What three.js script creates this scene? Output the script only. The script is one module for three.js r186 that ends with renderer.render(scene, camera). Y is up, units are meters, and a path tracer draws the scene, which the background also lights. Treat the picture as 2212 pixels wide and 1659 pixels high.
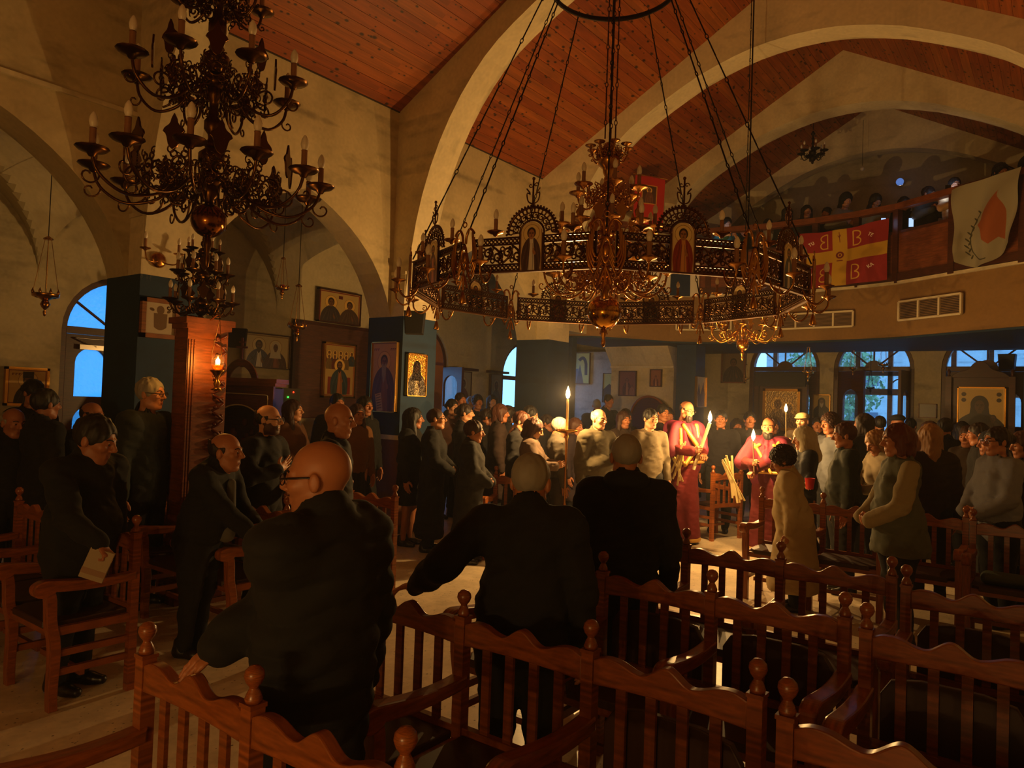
import * as THREE from 'three';
import { mergeGeometries } from 'three/addons/utils/BufferGeometryUtils.js';
import { RectAreaLightUniformsLib } from 'three/addons/lights/RectAreaLightUniformsLib.js';

// ---------------------------------------------------------------- camera, sky, exposure
const scene = new THREE.Scene();
const camera = new THREE.PerspectiveCamera(54.82, 2212 / 1659, 0.05, 200);
camera.position.set(0, 1.72, 0);
camera.rotation.order = 'YXZ';
camera.rotation.set(0.02653, 0.64403, 0.035);
const renderer = new THREE.WebGLRenderer();
renderer.toneMapping = THREE.LinearToneMapping;
renderer.toneMappingExposure = 2.0;
renderer.shadowMap.enabled = true;
RectAreaLightUniformsLib.init();
scene.background = new THREE.Color().setRGB(0.15, 0.42, 0.85);
scene.backgroundIntensity = 2.4;
scene.fog = new THREE.FogExp2(new THREE.Color().setRGB(.9, .9, 1), .0042);   // incense smoke

// ---------------------------------------------------------------- helpers
let seed = 7;
function rnd() { seed = (seed * 1664525 + 1013904223) >>> 0; return seed / 4294967296; }
const rr = (a, b) => a + (b - a) * rnd();
const taken = {};
function numbered(n) { const k = taken[n] = (taken[n] ?? -1) + 1; return k ? `${n}_${String(k).padStart(3, '0')}` : n; }
function mesh(name, geo, mat, parent) { const m = new THREE.Mesh(geo, mat); m.name = name; parent.add(m); return m; }
function tag(o, label, category, group) { o.userData.label = label; o.userData.category = category; if (group) o.userData.group = group; return o; }
function thing(name, label, category, pos = [0, 0, 0], ry = 0, group) {
  const g = new THREE.Group(); g.name = numbered(name); g.position.set(...pos); g.rotation.y = ry; scene.add(g);
  return tag(g, label, category, group);
}
function solo(name, geo, mat, label, category, group) { return tag(mesh(numbered(name), geo, mat, scene), label, category, group); }
function struct(name, geo, mat, label, cat) {
  const m = mesh(numbered(name), geo, mat, scene); m.userData.kind = 'structure';
  if (label) { m.userData.label = label; m.userData.category = cat; } return m;
}
function clean(g) {
  g = g.index ? g.toNonIndexed() : g;
  for (const k of Object.keys(g.attributes)) if (!['position', 'normal', 'uv'].includes(k)) g.deleteAttribute(k);
  if (!g.attributes.uv) g.setAttribute('uv', new THREE.BufferAttribute(new Float32Array(g.attributes.position.count * 2), 2));
  g.morphAttributes = {}; g.groups = []; return g;
}
const merge = list => mergeGeometries(list.map(clean));
function box(w, h, d, x = 0, y = 0, z = 0, ou = 0, ov = 0) {   // uv in metres
  const g = new THREE.BoxGeometry(w, h, d), p = g.attributes.position, n = g.attributes.normal, uv = g.attributes.uv;
  for (let i = 0; i < p.count; i++) {
    const ax = Math.abs(n.getX(i)), ay = Math.abs(n.getY(i));
    if (ax > .5) uv.setXY(i, p.getZ(i) + ou, p.getY(i) + ov);
    else if (ay > .5) uv.setXY(i, p.getX(i) + ou, p.getZ(i) + ov);
    else uv.setXY(i, p.getX(i) + ou, p.getY(i) + ov);
  }
  return g.translate(x, y, z);
}
const span = (x0, x1, y0, y1, z0, z1) => box(Math.abs(x1 - x0), y1 - y0, Math.abs(z1 - z0), (x0 + x1) / 2, (y0 + y1) / 2, (z0 + z1) / 2, (x0 + z0) * .37, y0);
const v3 = (x, y, z) => new THREE.Vector3(x, y, z);
function bar(a, b, r1, r2 = r1, seg = 8) {
  const A = v3(...a), B = v3(...b), d = B.clone().sub(A), L = d.length();
  const g = new THREE.CylinderGeometry(r2, r1, L, seg);
  g.applyQuaternion(new THREE.Quaternion().setFromUnitVectors(v3(0, 1, 0), d.normalize()));
  return g.translate((A.x + B.x) / 2, (A.y + B.y) / 2, (A.z + B.z) / 2);
}
function tube(pts, r, seg = 16, rad = 6, closed = false) { return new THREE.TubeGeometry(new THREE.CatmullRomCurve3(pts.map(p => v3(...p)), closed), seg, r, rad, closed); }
const lathe = (pts, seg = 14) => new THREE.LatheGeometry(pts.map(p => new THREE.Vector2(...p)), seg);
function ext(shape, depth, bevel = 0, curve = 10) { return new THREE.ExtrudeGeometry(shape, { depth, bevelEnabled: bevel > 0, bevelSize: bevel, bevelThickness: bevel, bevelOffset: -bevel, bevelSegments: 2, curveSegments: curve }); }
function shapeOf(pts, holes = []) {
  const s = new THREE.Shape(pts.map(p => new THREE.Vector2(...p)));
  for (const h of holes) s.holes.push(new THREE.Path(h.map(p => new THREE.Vector2(...p))));
  return s;
}
// value noise
function hash3(x, y, z) { let h = Math.imul(x, 374761393) ^ Math.imul(y, 668265263) ^ Math.imul(z, 2147483647 - 1274126177); h = Math.imul(h ^ (h >>> 13), 1274126177); return ((h ^ (h >>> 16)) >>> 0) / 4294967296; }
function vnoise(x, y, z = 0) {
  const X = Math.floor(x), Y = Math.floor(y), Z = Math.floor(z); let u = x - X, v = y - Y, w = z - Z;
  u = u * u * (3 - 2 * u); v = v * v * (3 - 2 * v); w = w * w * (3 - 2 * w);
  const L = (a, b, t) => a + (b - a) * t;
  return L(L(L(hash3(X, Y, Z), hash3(X + 1, Y, Z), u), L(hash3(X, Y + 1, Z), hash3(X + 1, Y + 1, Z), u), v),
    L(L(hash3(X, Y, Z + 1), hash3(X + 1, Y, Z + 1), u), L(hash3(X, Y + 1, Z + 1), hash3(X + 1, Y + 1, Z + 1), u), v), w);
}
function fbm(x, y, z = 0, o = 4) { let s = 0, a = .5; for (let i = 0; i < o; i++) { s += a * vnoise(x, y, z); x *= 2.03; y *= 2.03; z *= 2.03; a *= .5; } return s; }
function dataTex(w, h, fn, srgb = true, rx = 1, ry = 1) {
  const d = new Uint8Array(w * h * 4);
  for (let j = 0; j < h; j++) for (let i = 0; i < w; i++) { const c = fn(i, j), k = (j * w + i) * 4; d[k] = c[0]; d[k + 1] = c[1]; d[k + 2] = c[2]; d[k + 3] = 255; }
  const t = new THREE.DataTexture(d, w, h); t.magFilter = THREE.LinearFilter; t.minFilter = THREE.LinearFilter;
  t.wrapS = t.wrapT = THREE.RepeatWrapping; t.repeat.set(rx, ry); if (srgb) t.colorSpace = THREE.SRGBColorSpace; t.needsUpdate = true; return t;
}
const per = (i, n) => Math.abs(i / n * 2 - 1);      // mirrored coordinate: repeats without a seam

// ---------------------------------------------------------------- materials
const std = (hex, rough = .8, o = {}) => new THREE.MeshStandardMaterial({ color: hex, roughness: rough, ...o });
const tPlaster = dataTex(512, 512, (i, j) => {
  const x = per(i, 512) * 4, y = per(j, 512) * 4, a = fbm(x * 1.3, y * 1.3, 1), b = fbm(x * 14, y * 14, 5, 3), s = fbm(x * .8 + 9, y * 2.6, 3, 5);
  const k = .90 + .16 * (a - .5) + .10 * (b - .5) - Math.max(0, s - .60) * .7; return [255 * Math.min(1, k), 252 * Math.min(1, k * .995), 246 * Math.min(1, k * .98)];
}, true, .3, .3);
const tGrit = dataTex(256, 256, (i, j) => { const k = 255 * fbm(per(i, 256) * 24, per(j, 256) * 24, 2, 3); return [k, k, k]; }, false, .8, .8);
const plaster = (hex, rough = .82) => std(hex, rough, { map: tPlaster });
const tPine = (() => {       // 3.2 m x 1.6 m of knotty pine
  const W = 1024, Hh = 512, kn = []; for (let i = 0; i < 150; i++) kn.push([rnd() * W, rnd() * Hh, rr(1.4, 4.2)]);
  const cells = {}; kn.forEach(k => { for (let a = -1; a < 2; a++) for (let b = -1; b < 2; b++) { const c = `${Math.floor(k[0] / 32) + a},${Math.floor(k[1] / 32) + b}`; (cells[c] ??= []).push(k); } });
  return dataTex(W, Hh, (i, j) => {
    let near = 1e9, bend = 0; for (const k of cells[`${Math.floor(i / 32)},${Math.floor(j / 32)}`] || []) { const d = Math.hypot((i - k[0]) * .6, j - k[1]) / k[2]; if (d < near) near = d; bend += 6 * Math.exp(-d * .5) * Math.sign(j - k[1]); }
    const g = fbm(i * .006, (j + bend) * .11, 3, 4), f = fbm(i * .02, j * .5, 8, 3);
    let k = .78 + .34 * (g - .5) + .14 * (f - .5), r = 194 * k, gg = 102 * k, b = 30 * k;
    if (near < 1) { r = 46; gg = 20; b = 9; } else if (near < 2.2) { const t = (2.2 - near) / 1.2 * .55; r *= 1 - t; gg *= 1 - t; b *= 1 - t; }
    return [r, gg, b];
  }, true, .3125, .625);
})();
const tOak = dataTex(512, 256, (i, j) => { const x = per(i, 512) * 5, y = per(j, 256) * 26, k = .86 + .5 * (fbm(x, y, 4, 4) - .5) + .16 * (fbm(x * 6, y * 3, 9, 2) - .5); return [255 * Math.min(1, k), 250 * Math.min(1, k), 244 * Math.min(1, k)]; }, true, 1, 1.6);
const wood = (hex, rough = .38, o = {}) => std(hex, rough, { map: tOak, ...o });
const tFloor = (() => {
  const W = 1024; const sp = {}; for (let i = 0; i < 900; i++) { const x = rnd() * W, y = rnd() * W, c = `${x >> 4},${y >> 4}`; (sp[c] ??= []).push([x, y, rr(.5, 2.1)]); }
  return dataTex(W, W, (i, j) => {
    let k = .93 + .22 * (fbm(per(i, W) * 7, per(j, W) * 7, 2) - .5) + .12 * (fbm(per(i, W) * 50, per(j, W) * 50, 6, 2) - .5);
    for (const s of sp[`${i >> 4},${j >> 4}`] || []) if (Math.hypot(i - s[0], (j - s[1]) * .7) < s[2]) k *= .38;
    return [Math.min(255, 236 * k), Math.min(255, 216 * k), Math.min(255, 182 * k)];
  }, true, .42, .42);
})();
const tCloth = dataTex(256, 256, (i, j) => { const k = 190 + 50 * ((i + j) % 4 < 2 ? 1 : 0) * .5 + 40 * (fbm(per(i, 256) * 8, per(j, 256) * 8, 3) - .5); return [k, k, k]; }, true, 3, 3);
const M = {
  cream: plaster('#d9c9a0'), creamLight: plaster('#ecdfba'), ochre: plaster('#9c7842'), blue: plaster('#1d3f63', .75), white: plaster('#d8dadb'), aisle: plaster('#d6c9a4'),
  dado: plaster('#7a4a30', .7), pine: std('#ffffff', .5, { map: tPine }), pine2: std('#e9cfae', .5, { map: tPine }), pine3: std('#f6e6d6', .5, { map: tPine }), roof: std('#3a2d22', .9),
  floor: std('#ffffff', .33, { map: tFloor }),
  chair: wood('#9f5626', .3), chairB: wood('#934e22', .32), chairC: wood('#a85e2a', .28), seat: std('#34170a', .5), dark: wood('#4a1d0d', .4), oak: wood('#8c4a22', .45), carve: wood('#6b2c14', .35), doorW: wood('#5a2a16', .4),
  brass: std('#b07a3a', .26, { metalness: 1 }), bronze: std('#5e3d1c', .28, { metalness: 1 }), goldm: std('#d8a04a', .24, { metalness: 1 }), iron: std('#241a12', .5, { metalness: .7 }), chrome: std('#bcb6ac', .25, { metalness: 1 }),
  sleeve: std('#8a5a34', .6), bulb: std('#e8dcc4', .25),
  black: std('#0c0b0b', .6), rubber: std('#15130f', .7), grille: std('#d8cba6', .5), slot: std('#3c2c1c', .7),
  glass: new THREE.MeshPhysicalMaterial({ color: '#ffffff', roughness: .02, transmission: 1, thickness: 0 }),
  frost: new THREE.MeshPhysicalMaterial({ color: '#9cc6d4', roughness: .45, transmission: 1, thickness: 0, bumpMap: tGrit, bumpScale: .008 }),
  wax: std('#e8d6a8', .5), waxRed: std('#c01a1a', .4), paper: std('#e2dccb', .8), lens: new THREE.MeshPhysicalMaterial({ color: '#ffffff', roughness: .02, transmission: 1, thickness: 0 }),
  flame: std('#000000', 1, { emissive: new THREE.Color().setRGB(1, .62, .22), emissiveIntensity: 14 }),
};
const FLAME = new THREE.Color().setRGB(1, .56, .18);
function flame(parent, x, y, z, power, s = 1, name = 'flame') {
  const g = lathe([[0, 0], [.006, .004], [.0095, .016], [.0075, .03], [.003, .044], [0, .052]].map(p => [p[0] * s, p[1] * s]), 10).translate(x, y, z);
  const f = mesh(name, g, M.flame, parent);
  const l = new THREE.PointLight(FLAME, power); l.position.set(x, y + .022 * s, z); l.shadow.radius = 1; parent.add(l); return f;
}
// ---------------------------------------------------------------- structure
const PIER = [0.05, 3.38, 6.77, 10.1], XA = -10, XW = -7.1, XR = 1.0, RX = -3.05, EAVE = 5.5, RIDGE = 7.78, DE = 16;
struct('floor', span(-10.3, 1.4, -.25, 0, 4.6, -DE - .3), M.floor, 'pale speckled stone church floor', 'floor');
{ // left nave wall with its arcade
  const pts = [[-4.6, 0], [PIER[0], 0]];
  const out = [[-4.6, 0], [-4.6, 5.6], [DE, 5.6]];
  const low = [];
  const edge = k => [PIER[k], PIER[k] + .6];
  low.push([DE, 3.05], [PIER[3] + .6, 3.05], [PIER[3] + .6, 0]);
  for (let k = 3; k > 0; k--) {
    const [s] = edge(k), e = PIER[k - 1] + .6, m = (s + e) / 2, q = (a, c, b, t) => a * (1 - t) * (1 - t) + 2 * c * t * (1 - t) + b * t * t;
    low.push([s, 0], [s, 2.75]);
    for (let i = 1; i <= 12; i++) low.push([q(s, s - .24, m, i / 12), q(2.75, 3.72, 4.15, i / 12)]);
    for (let i = 11; i >= 0; i--) low.push([q(e, e + .24, m, i / 12), q(2.75, 3.72, 4.15, i / 12)]);
    low.push([e, 0]);
  }
  struct('wall_left', ext(shapeOf([...out, ...low]), .4).rotateY(Math.PI / 2).translate(-7.5, 0, 0), M.cream, 'cream plaster nave wall with an arcade opening to the side aisle', 'wall');
}
const ARCH = [[0, 6.85], [.3, 6.838], [.55, 6.81], [.8, 6.76], [1.06, 6.69], [1.35, 6.595], [1.61, 6.48], [1.9, 6.34], [2.2, 6.18], [2.42, 6.045], [2.62, 5.89], [2.8, 5.71], [2.98, 5.5], [3.16, 5.24], [3.31, 4.98], [3.45, 4.68], [3.57, 4.35], [3.66, 4.02], [3.74, 3.6], [3.79, 3.2], [3.83, 2.8]];
const gable = (y0 = 0) => [[XW, y0], [XW, EAVE + .05], [RX, RIDGE + .05], [XR, EAVE + .05], [XR, y0]];
function crossWall(D, t, y0 = 0) {
  const pts = [...gable(y0), [RX + (y0 ? 3.8 : 3.84), y0], ...ARCH.filter(p => p[1] > y0 + .1).reverse().map(p => [RX + p[0], p[1]]), ...ARCH.filter(p => p[1] > y0 + .1).slice(1).map(p => [RX - p[0], p[1]]), [RX - (y0 ? 3.8 : 3.84), y0]];
  return ext(shapeOf(pts), t).translate(0, 0, -D - t);
}
[3.38, 6.77, 10.1, 12.9, 15.45].forEach((D, i) => struct('wall_transverse', crossWall(D, i == 4 ? .3 : .42, i > 2 ? 3.05 : 0), M.creamLight, ['cream gabled cross wall with a broad arch before the brass chandelier', 'cream gabled cross wall with a broad arch beside the ring chandelier', 'cream gabled cross wall with a broad arch beyond the ring chandelier', 'dim gabled cross wall with a broad arch over the balcony', 'dark gabled cross wall with a broad arch at the back of the balcony'][i], 'wall'));
struct('wall_right', span(XR, XR + .3, 0, 5.6, 4.6, -DE), M.cream);
struct('wall_front', ext(shapeOf([[-10.3, 0], [-10.3, 4.8], [XW, 4.8], [XW, EAVE + .05], [RX, RIDGE + .05], [XR + .3, EAVE - .1], [XR + .3, 0]]), .3).translate(0, 0, 4.4), M.cream);
{ // end wall with three door openings
  const holes = [-4.82, -3.09, -1.18].map(c => { const w = .73, h = [[c - w, .01], [c + w, .01]]; for (let i = 0; i <= 16; i++) h.push([c + w * Math.cos(Math.PI * i / 16), 2.66 + w * Math.sin(Math.PI * i / 16)]); return h; });
  struct('wall_back', ext(shapeOf([[-10.3, 0], [-10.3, 4.8], [XW, 4.8], ...gable(0).slice(1, 4), [XR + .3, 0]], holes), .3).translate(0, 0, -DE - .3), M.aisle, 'dim beige end wall with three arched doorways', 'wall');
}
struct('wall_aisle_end', span(-10, -6.42, 0, 3.0, -15, -15.6), M.white, 'pale wall at the aisle end lit blue by daylight', 'wall');
{ // aisle outer wall: door A, door B, window C
  const hole = (d0, d1, yt, y0) => { const c = (d0 + d1) / 2, w = (d1 - d0) / 2, h = [[d0, y0], [d1, y0]]; for (let i = 0; i <= 16; i++) h.push([c + w * Math.cos(Math.PI * i / 16), yt + w * Math.sin(Math.PI * i / 16)]); return h; };
  struct('wall_aisle', ext(shapeOf([[-4.6, 0], [-4.6, 4.8], [DE + .3, 4.8], [DE + .3, 0]], [hole(3.97, 5.43, 2.46, .01), hole(9.7, 11.15, 2.45, .01), hole(12.95, 14.65, 2.3, .8)]), .3).rotateY(Math.PI / 2).translate(-10.3, 0, 0), M.aisle, 'beige plaster outer wall of the side aisle', 'wall');
}
{ // groin vaults of the aisle
  const ds = [-4.6, .35, 3.68, 7.07, 10.4, 13.7, 16];
  for (let b = 0; b < 6; b++) {
    const d0 = ds[b], d1 = ds[b + 1], n = 44, pos = [], idx = [], uv = [];
    for (let j = 0; j <= n; j++) for (let i = 0; i <= n; i++) {
      const a = -Math.cos(Math.PI * i / n), c = -Math.cos(Math.PI * j / n), f = t => Math.sqrt(Math.max(0, 1 - t * t));
      const y = 3.0 + 1.45 * Math.max(f(a), f(c));
      const X = -8.75 + a * 1.25, D = (d0 + d1) / 2 + c * (d1 - d0) / 2; pos.push(X, y, -D); uv.push(X, D + y);
    }
    for (let j = 0; j < n; j++) for (let i = 0; i < n; i++) { const k = j * (n + 1) + i; idx.push(k, k + 1, k + n + 2, k, k + n + 2, k + n + 1); }
    let g = new THREE.BufferGeometry(); g.setAttribute('position', new THREE.Float32BufferAttribute(pos, 3)); g.setAttribute('uv', new THREE.Float32BufferAttribute(uv, 2)); g.setIndex(idx); g = g.toNonIndexed(); g.computeVertexNormals();
    struct('ceiling_vault', g, M.aisle, ['plain plaster groin vault behind the altar end of the aisle', 'plaster groin vault over the aisle before the door', 'plaster groin vault over the glazed aisle door', 'plaster groin vault over the brown icon board', 'plaster groin vault over the far aisle door', 'plaster groin vault over the tall aisle window'][b], 'ceiling');
  }
  struct('roof_aisle', span(-10.3, -7.5, 4.6, 4.85, 4.6, -DE - .3), M.roof);
}
{ // pillars: dado, cream rail, blue band, plaster shaft, ledge
  const lab = ['blue banded pillar near the altar end', 'blue pillar carrying the oak framed picture', 'blue pillar carrying two tall gold saints', 'blue pillar at the start of the balcony'];
  PIER.forEach((D, i) => {
    const g = thing('pillar', lab[i], 'pillar', [0, 0, 0]); g.userData.kind = 'structure';
    const P = (n, y0, y1, e, m) => mesh(n, span(-7.5 - e, -6.86 + e, y0, y1, -D + e + .01, -D - .61 - e), m, g);
    P('skirting', 0, .1, .025, M.dark); P('dado', .1, 1.2, .008, M.dado); P('dado_rail', 1.2, 1.26, .016, M.creamLight); P('paint_band', 1.26, 2.8, .006, M.blue); P('shaft', 2.8, 3.34, .002, M.creamLight); P('ledge', 3.34, 3.38, .02, M.creamLight);
  });
  const pb = thing('pillar', 'short blue pier holding a tall saint and a loudspeaker', 'pillar'); pb.userData.kind = 'structure'; mesh('shaft', span(-8.12, -7.36, 0, 3.0, -11.62, -11.78), M.blue, pb);
  const p4 = thing('pillar', 'blue pillar beside the cream candle hood', 'pillar'); p4.userData.kind = 'structure'; mesh('shaft', span(-6.17, -5.77, 0, 3.0, -13.6, -14.05), M.blue, p4);
  const p5 = thing('pillar', 'dark blue pillar beyond the mother and child icon', 'pillar'); p5.userData.kind = 'structure'; mesh('shaft', span(-.5, -.1, 0, 3.0, -12.75, -13.2), M.blue, p5);
}
struct('trim_1', span(XW - .01, XW + .03, 4.31, 4.35, 4.4, -3.38), M.creamLight);
{ // boarded roof: boards run along the nave, bay by bay
  const sl = Math.hypot(RX - XW, RIDGE - EAVE), an = Math.atan2(RIDGE - EAVE, RX - XW), n = 34, w = sl / n;
  const bays = [[-4.4, 3.38], [3.8, 6.77], [7.19, 10.1], [10.52, 12.9], [13.32, 15.45], [15.75, 16]];
  for (const s of [-1, 1]) bays.forEach(([d0, d1], b) => {
    const L = d1 - d0, g = new THREE.Group(); g.name = numbered('ceiling_boards'); scene.add(g); g.userData.kind = 'structure';
    g.userData.label = (s < 0 ? 'aisle side ' : 'far side ') + 'slope of knotty pine boards ' + ['over the front chairs', 'between the two large chandeliers', 'above the ring chandelier', 'before the balcony', 'over the balcony', 'against the end wall'][b]; g.userData.category = 'ceiling';
    const vars = []; for (let k = 0; k < 6; k++) vars.push(box(w - .004, .018, L, 0, 0, 0, 0, 0));
    vars.forEach((q, k) => { const p = q.attributes.position, uv = q.attributes.uv, o = rnd() * 9, e = rnd() * 9; for (let i = 0; i < p.count; i++) uv.setXY(i, p.getZ(i) + o, p.getX(i) + e); });
    for (let k = 0; k < n; k++) {
      const t = (k + .5) * w, m = mesh('board', vars[Math.floor(rnd() * 6)], [M.pine, M.pine2, M.pine3][Math.floor(rnd() * 3)], g);
      const x = XW + Math.cos(an) * t, y = EAVE + Math.sin(an) * t;
      m.position.set(s < 0 ? x : 2 * RX - x, y + .012 + rr(-.0015, .0015), -(d0 + d1) / 2); m.rotation.z = s < 0 ? an : -an;
    }
  });
  for (const s of [-1, 1]) { const g = box(sl + .3, .16, DE + 5, 0, 0, 0).rotateZ(-s * an); struct('roof', g.translate(RX + s * (RX - XW) / 2, (EAVE + RIDGE) / 2 + .14, -(DE - 4.4) / 2), M.roof); }
  struct('roof_verge', merge([span(XW - .4, XW + .02, 5.5, 5.7, 4.6, -DE - .3), span(XR - .05, XR + .4, 5.4, 5.75, 4.6, -DE - .3)]), M.roof);
}
// ---------------------------------------------------------------- balcony
const BAL = [[-8.05, 11.5], [-7.03, 11.7], [-6.1, 13.1], [-5.5, 13.45], [-4.6, 13.6], [-3.6, 13.6], [-2.9, 13.5], [-2.25, 13.3], [-1.4, 12.75], [-.5, 12.2], [.4, 11.7], [1.0, 11.4]];
{
  const plan = (off) => shapeOf([...BAL.map(([x, d]) => [x, d + off]), [1.0, 15.9], [-6.5, 15.9], [-6.5, 14.9], [-8.05, 14.9]]);
  const flat = (s, h, y) => ext(s, h).rotateX(-Math.PI / 2).translate(0, y, 0);
  struct('balcony_slab', flat(plan(0), .86, 3.02), M.ochre, 'ochre plaster balcony front above the doors', 'balcony');
  struct('balcony_soffit', flat(plan(.06), .03, 2.99), M.blue, 'blue painted underside of the balcony', 'ceiling');
  const edge = flat(shapeOf([...BAL.map(([x, d]) => [x, d - .05]), ...BAL.slice().reverse().map(([x, d]) => [x, d + .1])]), .05, 3.87);
  struct('trim_3', edge, M.creamLight, 'cream ledge along the top of the balcony front', 'trim');
}
const railY = 5.17;
{
  const g = thing('balcony_railing', 'curved brown wooden balcony railing with square panels', 'railing');
  for (let i = 1; i < BAL.length - 1; i++) {
    const [x0, d0] = BAL[i], [x1, d1] = BAL[i + 1], L = Math.hypot(x1 - x0, d1 - d0), a = Math.atan2(d1 - d0, x1 - x0);
    const put = (n, geo, m, y, off = 0) => { const q = mesh(n, geo, m, g); q.position.set((x0 + x1) / 2, y, -(d0 + d1) / 2 - off); q.rotation.y = a; return q; };
    put('top_rail', box(L + .05, .1, .13), M.oak, railY - .03); put('bottom_rail', box(L, .12, .07), M.doorW, 3.99);
    put('panel', box(L - .1, .66, .03), M.oak, 4.38); put('panel_rail', box(L - .08, .04, .05), M.doorW, 4.72);
    if (i > 1) { const p = mesh('post', box(.1, railY - 3.93, .1), M.doorW, g); p.position.set(x0, (railY + 3.93) / 2 - .04, -d0); p.rotation.y = a; }
  }
}
const SLAT = std('#8a6a44', .6);
function vent(x0, d0, x1, d1, y, h, n, label) {
  const L = Math.hypot(x1 - x0, d1 - d0), g = thing('air_vent', label, 'vent', [(x0 + x1) / 2, y, -(d0 + d1) / 2], Math.atan2(d1 - d0, x1 - x0), 'air vents in the balcony front');
  mesh('backing', box(L - .02, h - .02, .01, 0, 0, .01), M.slot, g);
  mesh('frame', merge([box(L, .03, .04, 0, h / 2, .025), box(L, .03, .04, 0, -h / 2, .025), ...Array.from({ length: n + 1 }, (_, i) => box(.03, h, .04, -L / 2 + i * L / n, 0, .025))]), M.grille, g);
  const sg = box(L - .03, .008, .02, 0, 0, .022); for (let k = 1; k < 12; k++) mesh('slat', sg, SLAT, g).position.y = -h / 2 + h * k / 12;
}
vent(-5.98, 13.12, -5.05, 13.47, 3.36, .25, 4, 'cream air vent partly behind the small brass chandelier');
vent(-4.2, 13.555, -2.92, 13.46, 3.36, .26, 4, 'cream air vent below the red and yellow flag');
vent(-2.17, 13.21, -1.25, 12.61, 3.42, .3, 3, 'cream air vent below the white island flag');
// ---------------------------------------------------------------- doors and windows
function archDoor(name, label, pos, ry, w, yt, o = {}) {
  const g = thing(name, label, o.window ? 'window' : 'door', pos, ry); g.userData.kind = 'structure';
  const R = w / 2, y0 = o.sill || 0, arc = (r, n = 20) => Array.from({ length: n + 1 }, (_, i) => [r * Math.cos(Math.PI * i / n), yt + r * Math.sin(Math.PI * i / n)]);
  mesh('frame', ext(shapeOf([[R, y0], ...arc(R), [-R, y0], [-R + .08, y0], ...arc(R - .08).reverse(), [R - .08, y0]]), .14, .008).translate(0, 0, -.07), M.doorW, g);
  mesh('transom', box(w - .1, .09, .12, 0, yt, 0), M.doorW, g);
  for (const a of o.spokes || [45, 90, 135]) { const c = Math.cos(a * Math.PI / 180), s = Math.sin(a * Math.PI / 180); mesh('muntin', bar([.1 * c, yt + .1 * s, 0], [(R - .06) * c, yt + (R - .06) * s, 0], .018, .018, 6), M.doorW, g); }
  if (o.hub !== false) mesh('fan_hub', ext(shapeOf(Array.from({ length: 13 }, (_, i) => [.17 * Math.cos(Math.PI * i / 12), yt + .17 * Math.sin(Math.PI * i / 12)])), .05).translate(0, 0, -.025), M.doorW, g);
  mesh('fan_pane', ext(shapeOf(arc(R - .07)), .006).translate(0, 0, -.003), o.glass || M.frost, g);
  const leaf = (hinge, dir, ang) => {
    const lw = R - .09, lg = new THREE.Group(); lg.name = 'door_leaf'; g.add(lg); lg.position.set(hinge, 0, 0); lg.rotation.y = ang;
    const sx = dir, ar = (c, hw, b, t) => { const p = [[c - hw, b], [c + hw, b]]; for (let i = 0; i <= 10; i++) p.push([c + hw * Math.cos(Math.PI * i / 10), t + hw * Math.sin(Math.PI * i / 10)]); return p; };
    const c1 = sx * lw / 2, hs = [ar(c1, lw * .3, .9, 1.3), ar(c1, lw * .3, 1.62, 2.05)];
    mesh('leaf_frame', ext(shapeOf(dir > 0 ? [[0, .02], [lw, .02], [lw, yt - .05], [0, yt - .05]] : [[-lw, .02], [0, .02], [0, yt - .05], [-lw, yt - .05]], hs), .05, .004).translate(0, 0, -.025), M.doorW, lg);
    hs.forEach(h => mesh('pane', ext(shapeOf(h), .006).translate(0, 0, -.003), o.glass || M.frost, lg));
    mesh('handle', tube([[sx * (lw - .05), .95, .03], [sx * (lw - .05), .98, .07], [sx * (lw - .05), 1.12, .07], [sx * (lw - .05), 1.15, .03]], .01, 10), M.brass, lg);
  };
  if (o.window) { for (const y of [y0 + .03, 1.62]) mesh('crossbar', box(w - .1, .06, .1, 0, y, 0), M.doorW, g); mesh('mullion', box(.06, yt - y0, .1, 0, (yt + y0) / 2, 0), M.doorW, g); for (const s of [-1, 1]) for (const [a, b] of [[y0, 1.6], [1.65, yt]]) mesh('pane', box(R - .11, b - a - .05, .006, s * R / 2, (a + b) / 2, 0), o.glass || M.frost, g); }
  else { const [a, b] = o.open || [0, 0]; leaf(-R + .085, 1, a); leaf(R - .085, -1, b); }
  return g;
}
archDoor('door_1', 'arched brown aisle door glowing with frosted blue glass', [-10.12, 0, -4.7], Math.PI / 2, 1.46, 2.46, { spokes: [35, 90, 145], hub: false });
mesh('door_closer', merge([box(.3, .06, .05, -.35, 2.25, .08), bar([-.3, 2.26, .1], [-.55, 2.36, .08], .008), bar([-.05, 2.36, .08], [-.55, 2.36, .08], .007)]), M.chrome, scene.getObjectByName('door_1'));
archDoor('door_2', 'arched aisle doorway standing open to blue daylight', [-10.12, 0, -10.425], Math.PI / 2, 1.45, 2.45, { glass: M.glass, open: [-1.5, 1.5] });
archDoor('window_1', 'tall arched aisle window full of blue daylight', [-10.12, 0, -13.8], Math.PI / 2, 1.7, 2.3, { glass: M.glass, window: 1, sill: .8, spokes: [90] });
archDoor('door_3', 'arched end door half hidden behind the dark canopied icon', [-4.82, 0, -16.1], 0, 1.46, 2.66, { glass: M.glass, spokes: [40, 90, 140] });
archDoor('door_4', 'arched end door standing open to the bright street', [-3.09, 0, -16.1], 0, 1.46, 2.66, { glass: M.glass, spokes: [40, 90, 140], open: [-.55, 1.45] });
archDoor('door_5', 'arched end door behind the mother and child icon', [-1.18, 0, -16.1], 0, 1.46, 2.66, { glass: M.glass, spokes: [40, 90, 140] });
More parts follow.
